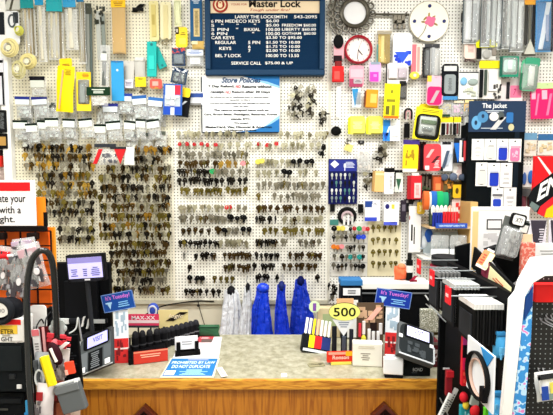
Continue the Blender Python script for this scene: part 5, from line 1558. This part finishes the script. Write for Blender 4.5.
# cord across the wall below the keys
bm = bmesh.new()
tube(bm, smooth_path([P(140, 318, 2.5), P(160, 307, 2.55), P(180, 303, 2.57), P(198, 301, 2.585), P(214, 301.5, 2.585)]), .004, 6)
tag(finish('cord', bm, '1c1814', None, True), 'dark cord running along the wall below the left keys', 'cord')
bm = bmesh.new()
tube(bm, smooth_path([P(198, 301, 2.57), P(199.5, 308, 2.575), P(203, 320, 2.585), P(207, 332, 2.59)]), .0025, 6)
c = P(198.5, 305.5, 2.57)
r2 = bmesh.ops.create_uvsphere(bm, u_segments=10, v_segments=6, radius=.009)
for v in r2['verts']:
    v.co += c
tag(finish('plug_cord', bm, '2a2622', None, True), 'thin hanging cord with a round plug on the bare cream wall', 'cord')
# ================================================================ right foreground: gondola with its endcap
DE = 1.00                           # distance of the white endcap frame
r = empty('gondola', (P(530, 400, DE).x, 1.2, 0))
tag(r, 'black gondola with white end frame and blue graphic panel at right', 'display rack')
R0 = r.location.copy()


def gpart(name, bm, mat, par=r):
    for v in bm.verts:
        v.co -= R0
    return finish(name, bm, mat, par)


gpart('end_frame', pxprism([(517, 292), (520, 281), (533, 258), (600, 254), (600, 274), (545, 276), (533, 283), (525, 297), (519, 352), (512, 415), (508, 470), (499, 470), (502, 415), (507.5, 355), (510.5, 300)], DE, .012), 'f0f0ee')
gpart('graphic_panel', pxprism([(525.5, 296), (533.5, 283), (531, 340), (529, 360), (525, 415), (521, 470), (508.5, 470), (512.5, 415), (519.5, 352)], DE + .004, .02), '3a8cd0/b8dcf4/62/e080c0')
gpart('graphic_corner', pxprism([(525.3, 300), (533, 287), (532.5, 306), (524.5, 320)], DE + .001, .003), '163c7c')
fx = F(522, 270, 610, 480, DE + .05)
bm = bmesh.new()
a, b = P(523, 276, DE + .06), P(620, 480, DE + .06)
box(bm, a.x, b.x, DE + .06, DE + .075, 0.02, a.z)
o = gpart('peg_panel', bm, mat_pegboard('pegboard_black', '0c0e10', '9aa0a2', .0127, .0016))
a, b = P(535, 284, DE + .04), P(620, 302, DE + .04)
bm = bmesh.new()
box(bm, a.x, b.x, DE + .036, DE + .0595, b.z, a.z, .002)
gpart('red_strip', bm, 'd81c1c')
XG = .565
zt_ = 1.40
bm = bmesh.new()
box(bm, XG, XG + .02, DE + .035, 1.42, .02, zt_)
gpart('side_panel', bm, '0c0d0f')
bm = bmesh.new()
box(bm, XG - .02, 1.05, DE + .077, 1.42, 0, .12, .004)
gpart('base', bm, '141416')
bm = bmesh.new()
box(bm, XG + .021, 1.05, DE + .077, 1.42, zt_ - .12, zt_ - .10)
gpart('top_deck', bm, '1a1a1c')
gpart('back_fin', pxprism([(456, 247), (487, 239.5), (488, 300), (470, 330), (455, 330)], 1.42, .012), '0b0c0e')
gpart('top_tray', pxprism([(488, 250), (500, 246), (530, 248), (532, 257), (519, 279), (512, 284)], 1.28, .03), '101113')
f = Q((476, 247, 1.36), (517, 287, 1.03), (474, 268, 1.36))
for nm_, s_, m_ in (('price_rail', (0, 0, 1, 1, 0, 6), '111214'), ('pale_label', (.48, .12, .96, .95, 6, 1.2), 'e6e0b0'), ('red_label', (.3, .05, .47, .8, 6, 1.2), '8c3048')):
    bm = bmesh.new()
    shape(bm, 'c', f.W, f.H, s_[:4], s_[4], s_[5])
    bm.transform(f.m)
    q = gpart(nm_, bm, m_)
bm = bmesh.new()
shape(bm, 'l', f.W, f.H, (.56, .3, .9, .85), 7.2, .6)
bm.transform(f.m)
gpart('label_print', bm, 'c8603c')
# hooks on the black peg panel
HK = 'chrome hooks on the black peg panel'
for px, py, lab in ((540, 318, 'empty chrome double hook below the red strip'), (546, 315, 'second chrome double hook below the red strip'), (538, 368, 'chrome hook holding the blue and white bag'),):
    p = P(px, py, DE + .058)
    bm = bmesh.new()
    for dx in (0, .012):
        tube(bm, smooth_path([(p.x + dx, p.y, p.z), (p.x + dx, p.y - .012, p.z - .006), (p.x + dx + .02, p.y - .05, p.z - .012), (p.x + dx + .022, p.y - .055, p.z)], 4), .0016, 6)
    tag(finish('peg_hook', bm, 'd8dadc*'), lab, 'hook')
T('carded_pack', 'pack', 'blue, yellow and white bag hanging on the black peg panel at bottom right', F(536, 371, 556, 401, DE + .02, 8),
  "bag z 0 0 1 1 0 16 e6e6e2; block c .1 .4 .45 .85 14 2 24469c; block c .55 .3 .9 .65 14 2 d8cc5c; block c .45 .65 .95 .85 14 2 7a8c84; header c 0 0 1 .16 14 3 2c2e30; edge c .0 .05 .1 .6 15 2 c4c4c0")
# packs on the long side hooks, edge-on towards the viewer
GP = 'dark hanging packs on the gondola side'
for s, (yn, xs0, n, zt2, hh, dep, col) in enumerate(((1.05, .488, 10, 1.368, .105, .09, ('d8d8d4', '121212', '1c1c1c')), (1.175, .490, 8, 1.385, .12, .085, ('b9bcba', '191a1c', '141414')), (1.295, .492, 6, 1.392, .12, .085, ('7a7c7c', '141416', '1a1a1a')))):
    wl = ('near', 'middle', 'far')[s]
    for k in range(n):
        x = xs0 + k * (.562 - xs0) / n
        TB('hang_pack', 'pack', f'thin black pack with pale top edge on the {wl} side hook of the gondola',
           [('pack', x, x + .0045, yn, yn + dep, zt2 - hh, zt2 - .014, col[1 + k % 2], 0), ('top_edge', x - .0008, x + .0055, yn - .001, yn + dep + .001, zt2 - .014, zt2, col[0], 0), ('insert', x - .003, x, yn + .01, yn + dep - .01, zt2 - hh + .01, zt2 - .03, ('2a2c30', 'c4c6c4', '26282c')[k % 3], 0)], f'packs on the {wl} side hook')
    bm = bmesh.new()
    ym = yn + dep / 2
    tube(bm, [(XG, ym, zt2 + .006), (xs0 - .04, ym, zt2 + .008)], .0022, 6)
    tube(bm, [(XG, ym, zt2 + .03), (xs0 - .045, ym, zt2 + .03)], .0018, 6)
    tag(finish('side_hook', bm, '7c8082*'), f'long {wl} chrome hook with the thin black packs on the gondola side', 'hook')
    TB('price_tag', 'tag', f'small red price tag on the end of the {wl} gondola side hook', [('tag', xs0 - .05, xs0 - .046, ym - .016, ym + .016, zt2 - .012, zt2 + .032, 'dc1c28', .001), ('print', xs0 - .0512, xs0 - .0501, ym - .008, ym + .008, zt2 + .006, zt2 + .014, 'f0c0c0', 0)])
# cards on the side further down
T('headphone_card', 'card', 'white headphone card with black oval on the gondola side', QS(469.5, 335, 386, 496, .46),
  "card c 0 0 1 1 0 4 dfe2e6; band A .1 .12 .94 .98 4 12 141414; inner A .2 .24 .86 .92 4 8 c9a898; ear_pad b .74 .62 .88 .88 6 12 101012; corner v .55 .0 1 .3 4 2 2f86c8")
T('pink_pack', 'pack', 'narrow red and magenta pack left of the headphone card', F(461, 335, 470.5, 384, 1.22), "pack b 0 0 1 1 0 14 d81c2c; top c 0 0 1 .16 14 2 c03c8c; gap c 0 .16 1 .42 14 2 14121a; label b .05 .42 .95 .66 14 3 e01c5c; print n .1 .7 .9 .95 14 2 f05040")
GB2 = 'blue crinkled packs beside the white post'
for y0, y1, x0, x1, lab in ((330, 358, 493, 507, 'sky blue crinkled pack beside the white post, upper one'), (389, 421, 489, 502, 'sky blue crinkled pack beside the white post, lower one')):
    T('crinkled_pack', 'pack', lab, F(x0, y0, x1, y1, 1.06), "pouch z 0 .05 1 1 0 30 4aa6dc; header b .05 0 .95 .12 6 12 3c94cc; foil n .1 .3 .9 .9 22 8 6cbce6")
T('grey_pack', 'pack', 'dark grey and white packs between the two sky blue packs', F(491, 358, 505, 388, 1.10), "pack b .1 0 .95 .35 0 20 3c4044; face b .15 .35 1 1 0 18 c9d0ce; seam c .1 .2 .2 1 18 3 1a1c1e")
T('navy_pack', 'pack', 'dark navy pack above the headphone card', F(478, 338, 494, 356, 1.2), "pack b 0 0 1 1 0 12 1a2c6c; title c .1 .1 .6 .3 12 1 2c50a8")
T('red_pack', 'pack', 'thin dark red hanging pack low on the rack left of the headphone card', F(445, 369, 452, 394, 1.3), "pack b 0 0 .9 1 0 12 8a1c28; head b .0 0 1 .25 12 4 cc2430; wire h -.3 -.06 .6 .02 0 3 b9bcbc")
for k, (x0, y0, x1, y1, lab) in enumerate(((441, 392, 450, 418, 'white lettered stick pack low on the rack, left one'), (447, 387, 456, 412, 'white lettered stick pack low on the rack, right one'))):
    T('stick_pack', 'pack', lab, F(x0, y0, x1, y1, 1.28 + .02 * k, -24), "stick b .2 0 .6 1 0 10 d8dad8; print l .25 .2 .55 .8 10 1 5a5a5e")
T('toy_pack', 'pack', 'teal pack with red and yellow top at the bottom of the rack', F(458, 390, 470, 424, 1.24), "pack b .1 .4 1 1 0 14 2a9aa8; knob s 0 0 .7 .3 0 24 d01c2c; star s .25 .25 .8 .5 6 16 e8cc3c; print n .4 .55 .9 .95 14 2 a8dce0")
T('toy_pack', 'pack', 'grey blade-shaped pack with red ends at the bottom of the rack', F(468, 386, 482, 420, 1.18, -15), "blade b .1 0 .7 .55 0 10 9aa29a; end s .2 .5 .9 .85 0 20 c41c24; tip b .4 .8 .8 1 0 8 2c2c2c")
T('toy_pack', 'pack', 'small lime green pack at the bottom beside the lower sky blue pack', F(483, 406, 491, 425, 1.12), "pack b 0 0 1 1 0 12 5ac828; cap b .2 -.2 .8 .1 0 10 2c2a2a")
# dark stand left of the gondola
xa, xb = P(439, 330, 1.44).x, P(474, 330, 1.44).x
TB('wire_stand', 'display stand', 'dark floor stand between the counter and the gondola', [('panel', xa + .002, xb, 1.44, 1.455, 0.02, P(450, 318, 1.44).z, '0d0e10', .002), ('foot', xa + .002, xb, 1.40, 1.48, 0, .02, '101012', .002), ('cap', xa, xb, 1.435, 1.46, P(450, 318, 1.44).z, P(450, 316, 1.44).z, '3c3e40', .001)])
bm = bmesh.new()
for a, b in (((447, 322), (462, 338)), ((448, 355), (461, 378)), ((430, 305), (446, 322)), ((440, 398), (449, 417))):
    tube(bm, [P(a[0], a[1], 1.43), P(b[0], b[1], 1.36)], .0022, 6)
tag(finish('wire_hooks', bm, 'aab0b2*'), 'slanted chrome wires on the dark floor stand', 'wire')
# spinner of small packs on the counter
f = F(429, 256, 460, 345, 1.80)
f.m = f.m.copy(); f.m.translation.z = CTOP + .002
s = "core y .12 .22 .95 .62 -60 110 17181c; cap y .1 0 1 .08 -60 120 26282a; header y .08 .1 .98 .26 -66 124 9c2038; base y .2 .9 .9 1 -60 110 141518; pole y .45 .6 .65 .9 -12 24 1a1a1c"
for k in range(5):
    s += f"; wire y {.1 + .2 * k:.2f} .08 {.13 + .2 * k:.2f} .62 62 4 c4c8ca*"
for k in range(4):
    s += f"; pack b {.13 + .2 * k:.2f} .3 {.29 + .2 * k:.2f} .6 52 8 {('5a2038', '24262c', '3c1c2c', '1c1e24')[k]}; tag b {.14 + .2 * k:.2f} .13 {.28 + .2 * k:.2f} .22 60 6 {('e0c8cc', 'c43848', 'd8c4c8', 'a82c3c')[k]}"
f.H = CZ - .02 - CTOP if False else P(445, 256, 1.80).z - CTOP - .002
T('spinner_rack', 'display rack', 'round dark spinner rack with dark red band at the right end of the counter', f, s)
bm = bmesh.new()
for k in range(7):
    a, b = P(426 + 3 * k, 304 + 2 * (k % 3), 1.74), P(432 + 4 * k, 314 + 3 * (k % 2), 1.70)
    tube(bm, [a, (a + b) / 2 + Vector((0, 0, .01)), b], .002, 6)
tube(bm, smooth_path([P(425, 295, 1.72), P(434, 305, 1.70), P(447, 304, 1.72)]), .003, 6)
p_ = P(446, 306, 1.72)
tube(bm, [p_, (p_.x, p_.y, CTOP + .001)], .003, 6)
tag(finish('wire_basket', bm, 'c4c9ca*'), 'tangle of chrome wire holders in front of the spinner rack', 'wire')
T('flower_pack', 'pack', 'small mottled olive and white pack behind the right payment terminal', F(418, 308, 446, 346, 1.70), "pack b .05 0 .95 .6 0 20 8a8a78/d8d8cc/160/2c3020; card c .3 .5 .9 1 0 4 6a5c28; print n .3 .6 .95 1 4 6 c9c6bc; dark b .05 .2 .4 .6 0 10 20281c")
# things on the gondola top
ZG = zt_ - .10


def on_top(name, cat, label, x0, y0, x1, D, parts, rot=0, y1=None):
    a, b = P(x0, y0, D), P(x1, y0, D)
    f = Frame(a, b, Vector((a.x, D, P(x0, y1, D).z if y1 else ZG + .001)))
    if rot:
        c = Vector((0, 0, f.H / 2))
        f.m = f.m @ Matrix.Translation(c) @ Matrix.Rotation(math.radians(-rot), 4, 'Y') @ Matrix.Translation(-c)
    return T(name, cat, label, f, parts)


on_top('white_carton', 'box', 'large white carton with small black-framed label behind the clear pack', 473, 207, 530, 1.40, "box b 0 0 1 1 -14 14 eceaea; label c .25 .14 .52 .26 0 .6 1c1c1c; label_face c .27 .155 .5 .245 .6 .6 e6e4e4; print n .2 .3 .6 .6 0 1 c9c6c6; flap c 0 0 1 .03 0 1.2 fafafa; side c 0 .05 .1 .75 0 1 ecc88c")
on_top('clear_pack', 'pack', 'large tilted clear blister pack with black lettered tag on the gondola', 500, 213, 525, 1.24, "card c 0 .1 1 1 0 4 5c605e; edge c .78 .14 1 1 4 6 1a1e1c; tag r .2 .0 .8 .27 4 8 141414; tag_face r .27 .035 .73 .235 12 1 e8e6e4; tag_text t:XTI .37 .09 .63 .18 13 .5 202020; side_tag b .65 .2 .95 .36 8 4 d8d6d4; product n .1 .35 .7 .9 6 16 9a9e9c; bubble d .04 .3 .8 .98 4 28 film", -14, 260)
on_top('red_carded_pack', 'pack', 'small coral and cream pack right of the tilted clear pack', 520, 234, 533, 1.22, "pack b 0 .1 1 1 0 16 dc6c5c/e8b0a0/120; card c .1 0 .9 .8 0 4 e8c8a4")
for k, (x0, x1) in enumerate(((529, 546), (549, 562))):
    on_top('purple_pack', 'pack', ('purple and black pack on the white shelf at right', 'purple and white pack cut by the right edge of the photo')[k], x0, 220, x1, 1.34, "card c 0 0 1 1 0 4 e6e2ea; top v .05 .0 .95 .6 4 4 3a3440; flower s .25 .3 .9 .62 8 14 b43cc0; print l .5 .1 .85 .35 8 1 d8d4dc")
on_top('white_tray', 'tray', 'white perforated tray front under the purple packs', 526, 243, 575, 1.28, "lip b 0 0 1 .35 0 6 f0f0f0; dots l .1 .1 .9 .2 6 .8 b0b0b0; floor b 0 .9 1 1 -60 64 dcdcdc; wall b 0 .3 1 1 -4 4 141416")
f = Q((485, 249, 1.24), (496, 254.5, 1.22), (475.5, 265.5, 1.24))
T('orange_card', 'card', 'tilted orange and cream card clipped to the rack top', f, "card r 0 0 1 1 0 4 ee8a5c; side c .55 .05 1 .95 4 2 e4e4b4; print l .1 .2 .5 .8 4 1.5 d84a3c; foot c .05 .86 .95 1 4 2 f2dcd8; clip c .2 -.12 .8 .02 0 3 d8d8d8")

# ================================================================ left foreground: orange rack
r = empty('orange_rack', (P(10, 300, 1.22).x, 1.22, 0))
tag(r, 'orange backed wire rack in the left foreground', 'display rack')
R0 = r.location.copy()


def lpart(name, x0, y0, x1, y1, D, th, mat, kind='c', floor=False):
    f = F(x0, y0, x1, y1, D)
    bm = bmesh.new()
    shape(bm, kind, f.W, f.H, (0, 0, 1, 1), 0, th)
    bm.transform(f.m)
    for v in bm.verts:
        if floor and v.co.z < P(10, y1, D).z + .001:
            v.co.z = .002
        v.co -= R0
    return finish(name, bm, mat, r)


lpart('back_panel', -40, 227, 49.5, 316, 1.24, 8, 'f0681a')
lpart('side_board', 49.8, 227, 55.5, 318, 1.25, 10, 'f59a22')
lpart('wire_grid', -40, 231, 51, 318, 1.222, 4, '2a1614', 'w')
lpart('post', 50, 306, 55, 420, 1.22, 22, '0e0f10', 'b', True)
lpart('lower_panel', -60, 317, 33, 420, 1.24, 10, '101214', 'c', True)
lpart('top_bar', -40, 225.3, 48, 231, 1.215, 24, '15100f', 'b')
lpart('sign_board', 34.5, 197, 45.5, 226, 1.212, 5, 'f78c1a')
lpart('sign_edge', 44.7, 212, 47.5, 226, 1.213, 8, '141010')
for px in (3, 35):
    f = F(px - 5, 232, px + 5, 239, 1.20)
    bm = bmesh.new()
    shape(bm, 'b', f.W, f.H, (0, 0, 1, 1), 0, 20)
    bm.transform(f.m)
    for v in bm.verts:
        v.co -= R0
    finish('clip', bm, '1a1210', r)
f = Q((-40, 180, 1.19), (33, 180, 1.19), (-38, 225.5, 1.19))
r2_ = T('rack_sign', 'sign', 'white sign with red top stripe and black lettering on the orange rack', f, "sheet c 0 0 1.03 1 0 3 f2f0f2; stripe c 0 .05 .965 .24 3 1 e2121c; lettering t:ate_your .53 .34 .90 .54 3 1.2 141414; lettering t:with_a .53 .57 .83 .73 3 1.2 141414; lettering t:ght. .53 .78 .74 .97 3 1.2 141414")
lpart('shelf_board', -50, 440, 33, 443, 1.23, 140, '15181a', 'c')
# goods on the orange rack
GC = 'clear packs of silver tools on the orange rack'
for x0, y0, x1, y1, D, rot, lab, c in ((-6, 246, 11, 290, 1.17, -8, 'clear pack with a red grip, leftmost on the orange rack', 'd02028'), (8, 250, 27, 298, 1.165, -6, 'clear pack of dark grey tools in the middle of the orange rack', '5a5c60'), (22, 243, 44, 288, 1.15, 14, 'clear pack of silver dials leaning right on the orange rack', 'c4a0a8'), (13, 238, 36, 262, 1.18, 8, 'pale lilac pack behind the dials on the orange rack', 'b8a4b8')):
    T('clear_tool_pack', 'pack', lab, F(x0, y0, x1, y1, D, rot), f"bag z 0 0 1 1 0 20 film; tool y .15 .15 .3 .9 2 10 c9cacc; tool y .4 .1 .52 .95 2 12 3c3e44; tool y .62 .15 .75 .85 2 10 dcdcde; accent b .05 .1 .9 .28 4 8 {c}; parts n .05 .3 .95 .95 3 12 9c9a9e; parts n .05 .3 .95 .95 3 14 4a4448; dial o .6 .55 .85 .7 16 2 e8e2e4", GC)
T('red_pen', 'pen', 'red plastic pointer sticking out at the left edge of the rack', F(-6, 253, 14, 259, 1.13, 6), "barrel h 0 .1 .75 .9 0 12 d8141c; tip h .75 .25 1 .75 2 7 e8e8e8")
f = F(-7, 294, 23, 323, 1.12)
r3 = T('flashlight', 'flashlight', 'big round lamp with a pale face and black rim at the left edge', f, "barrel s .05 .1 1 1 -30 60 15161a; rim T .0 .0 .92 .94 20 20 202226; lens o .16 .1 .8 .66 30 6 dcdad4; print t:1200 .24 .36 .66 .5 36 .6 8a8684", None)
f = F(-14, 319, 22.5, 343, 1.10)
T('meter_box', 'box', 'white box with red and yellow bands under the round lamp', f, "box b 0 0 1 1 -50 50 e8e6e2; red_band c 0 .02 .95 .24 0 1 d8181c; yellow_band c 0 .26 .85 .62 0 1 ecc440; lettering t:ETER .4 .42 .76 .62 1 .8 221c14; lettering t:GHT .4 .74 .72 .92 1 .8 221c14; line l .38 .64 .7 .72 1 .6 a89c80; corner v .6 .9 1 1.0 0 1 b9b4b0")
T('white_card', 'card', 'plain white rounded card behind the black arch', F(30, 305, 46.5, 328, 1.19), "card r 0 0 1 1 0 4 f4f4f2; edge c .1 .9 .9 .98 4 1 d8d8d6")
T('black_case', 'case', 'black case low in the left corner under the banded box', F(-14, 343, 24, 392, 1.10), "case b 0 0 1 1 -60 60 15181a; lid b .05 .06 .95 .55 0 6 1c2022; latch b .6 .62 .75 .72 0 6 26282a; mark c .02 .5 .1 .62 6 1 8a8c8c; tag b .78 .84 .9 .92 0 4 e4e4e4")
T('black_case', 'case', 'lower black case with a blue handle beside it, bottom left corner', F(-14, 393, 24, 440, 1.12), "case b 0 0 1 1 -60 60 111315; rib b .05 .1 .95 .2 0 6 1a1c1e; mark c .1 .3 .6 .34 6 1 3a3a36")
T('blue_tool', 'tool', 'slim blue plastic grip pointing up at the bottom left', F(25, 399, 32, 439, 1.12), "grip y .1 .3 .9 1 0 16 2a7cb4; tip y .3 0 .7 .35 4 8 3c94c8")
bm = bmesh.new()
tube(bm, smooth_path([P(33, 430, 1.04), P(29.5, 380, 1.05), P(27.5, 330, 1.06), P(27, 290, 1.06), P(31, 263, 1.06), P(37, 253, 1.06), P(43, 250.5, 1.06), P(49, 254, 1.07), P(53, 266, 1.08), P(55, 290, 1.1), P(56.5, 330, 1.12), P(57.5, 400, 1.14), P(58, 430, 1.14)]), .0078, 10)
p0, p1 = P(33, 430, 1.04), P(58, 430, 1.14)
for p in (p0, p1):
    tube(bm, [p, (p.x, p.y, .001)], .0078, 10)
tag(finish('tube_arch', bm, '191c1e!', None, True), 'thick black tubular arch standing in front of the orange rack', 'frame')
# things hanging left of the counter
bm = bmesh.new()
tube(bm, [P(31, 334, 1.20), P(55, 316, 1.20)], .0045, 8)
for px, py in ((35, 331), (44, 324), (53, 317)):
    p = P(px, py, 1.19)
    tube(bm, smooth_path([p, p + Vector((.004, -.02, .02)), p + Vector((.008, -.05, .012)), p + Vector((.01, -.06, -.006))], 4), .002, 6)
tag(finish('hook_bar', bm, '1c1e20', None, True), 'slanted black bar with wire hooks below the white rounded card', 'rail')
for nm_, cat_, lab_, a, D, rot, s_ in (
    ('black_pouch', 'bag', 'black pouch hanging behind the jigsaw-shaped tag and grey pouch', (56, 334, 81, 388), 1.20, 3, "pouch b 0 0 1 1 0 12 0c0d0f; seam l .1 .3 .9 .6 12 1 2a2c30; tab b .4 -.08 .6 .04 2 6 18191c"),
    ('black_pouch', 'bag', 'black pouch hanging at the bottom beside the brown packs', (47, 380, 64, 424), 1.18, -3, "pouch b 0 0 1 1 0 12 101214; seam l .1 .3 .9 .6 12 1 3a3a3c"),
        ('hang_tag', 'tag', 'long white and pink tag on the leftmost wire hook', (34, 329, 41, 372), 1.13, 4, "tag r 0 0 1 1 0 4 dcd8d8; head c 0 0 1 .14 4 2 d46c74; print l .2 .3 .8 .8 4 1 8a8484"),
    ('hang_tag', 'tag', 'dark red strap with a pink edge on the middle wire hook', (41, 326, 50, 372), 1.14, 3, "strap b 0 0 1 1 0 8 4c1618; edge b .45 0 .7 .95 8 4 e0a4a4"),
    ('puzzle_tag', 'tag', 'grey jigsaw-shaped tag left of the black monitor', (49, 318, 67, 336), 1.13, -6, "tag r .12 .1 .88 .95 0 4 a4aaa8; lobe s .0 .4 .25 .75 0 6 a4aaa8; lobe s .78 .35 1.02 .7 0 6 a4aaa8; lobe s .38 -.06 .64 .25 0 6 a4aaa8; hole o .45 .14 .55 .26 4 .8 303030"),
    ('red_tag', 'tag', 'red and white bow-shaped tag under the jigsaw-shaped tag', (48, 333, 71, 350), 1.12, -8, "bow n 0 0 1 .8 0 14 c8303c; band / .45 .4 1 .9 8 6 e8d8d4; knot s .2 .3 .5 .8 0 16 e06c74"),
    ('oval_fob', 'fob', 'dark maroon oval fob with a white stripe', (51, 340, 63, 364), 1.10, 22, "fob s 0 0 1 1 0 20 30141a; stripe b .4 .2 .6 .8 18 4 ece6e0"),
    ('yellow_pack', 'pack', 'slim bright yellow pack slanting among the hanging tags', (44, 355, 54, 385), 1.08, 14, "pack b .1 0 .9 1 0 10 f2e01c; edge c .1 .0 .25 1 10 1 c8b010"),
    ('silver_pack', 'pack', 'crumpled silver bag behind the slim yellow pack', (35, 352, 52, 396), 1.12, 0, "bag z 0 0 1 1 0 24 9a9ea0; contents n .1 .1 .9 .9 16 12 4c5054; wire T .2 .3 .8 .7 22 4 d8dcdc"),
    ('white_pack', 'pack', 'white and grey cards hanging right of the yellow pack', (53, 347, 70, 380), 1.13, -6, "card c 0 .1 .7 1 0 4 d4ccd0; card c .4 0 .95 .6 4 4 ebe8e8; print n .1 .3 .9 .9 8 4 8c8488; shade c .3 .6 .6 .9 8 2 b8b4b4"),  # includes a greyer patch low on the cards
    ('red_tag', 'tag', 'small orange red tag right of the white hanging cards', (66, 361, 75, 373), 1.11, 10, "tag b 0 0 1 1 0 8 e8482c; end b .0 .6 .3 1 8 3 f0b0a0"),
    ('grey_pouch', 'bag', 'square grey pouch hanging over the left corner of the counter', (61, 381, 85, 409), 1.10, 16, "pouch b 0 0 1 1 0 18 5c6062; flap b 0 0 1 .25 18 4 6c7072; strap h -.02 -.08 1.02 .04 4 8 c4c8c8; button o .86 -.1 1 .08 12 6 e8eaea"),
    ('clear_pack', 'pack', 'pale pinkish bag with a dark red label at the bottom left', (36, 383, 53, 424), 1.09, -4, "bag z 0 0 1 1 0 24 d8d0d0; label c .25 .12 .6 .32 22 2 a82c30; contents n .1 .35 .7 .95 18 10 6a6466"),
    ('brown_pack', 'pack', 'brown and red packs hanging below the white cards', (52, 380, 66, 424), 1.12, 0, "pack b .1 0 .9 1 0 14 6c2c1c; band b .1 .2 .5 .4 14 3 a8383a; face b .45 .45 .95 1 12 6 8c4a30"),
    ('pink_pack', 'pack', 'pale pink bag under the square grey pouch', (66, 402, 80, 428), 1.12, 0, "bag z 0 0 1 1 0 18 d8bcae; print n .2 .2 .8 .9 14 6 b08478")):
    T(nm_, cat_, lab_, F(*a, D, rot), s_)

# ================================================================ steel hooks of the key wall
VV, FF = [], []
for p in HOOKS:
    k = len(VV)
    y0, y1 = p.y - .014, WALL + .001
    for yy in (y0, y1):
        for dx, dz in ((-.001, -.001), (.001, -.001), (.001, .001), (-.001, .001)):
            VV.append((p.x + dx, yy, p.z + dz))
    FF += [(k, k + 1, k + 2, k + 3), (k + 7, k + 6, k + 5, k + 4)] + [(k + i, k + (i + 1) % 4, k + 4 + (i + 1) % 4, k + 4 + i) for i in range(4)]
me = bpy.data.meshes.new('peg_hooks')
me.from_pydata(VV, [], FF)
me.materials.append(M('a8a8a4*'))
tag(link('peg_hooks', me), 'thin steel peg hooks holding keys and packs on the pegboards', 'peg hooks', kind='stuff')
print('individual keys', NKEYS[0], 'script objects', len(bpy.data.objects))
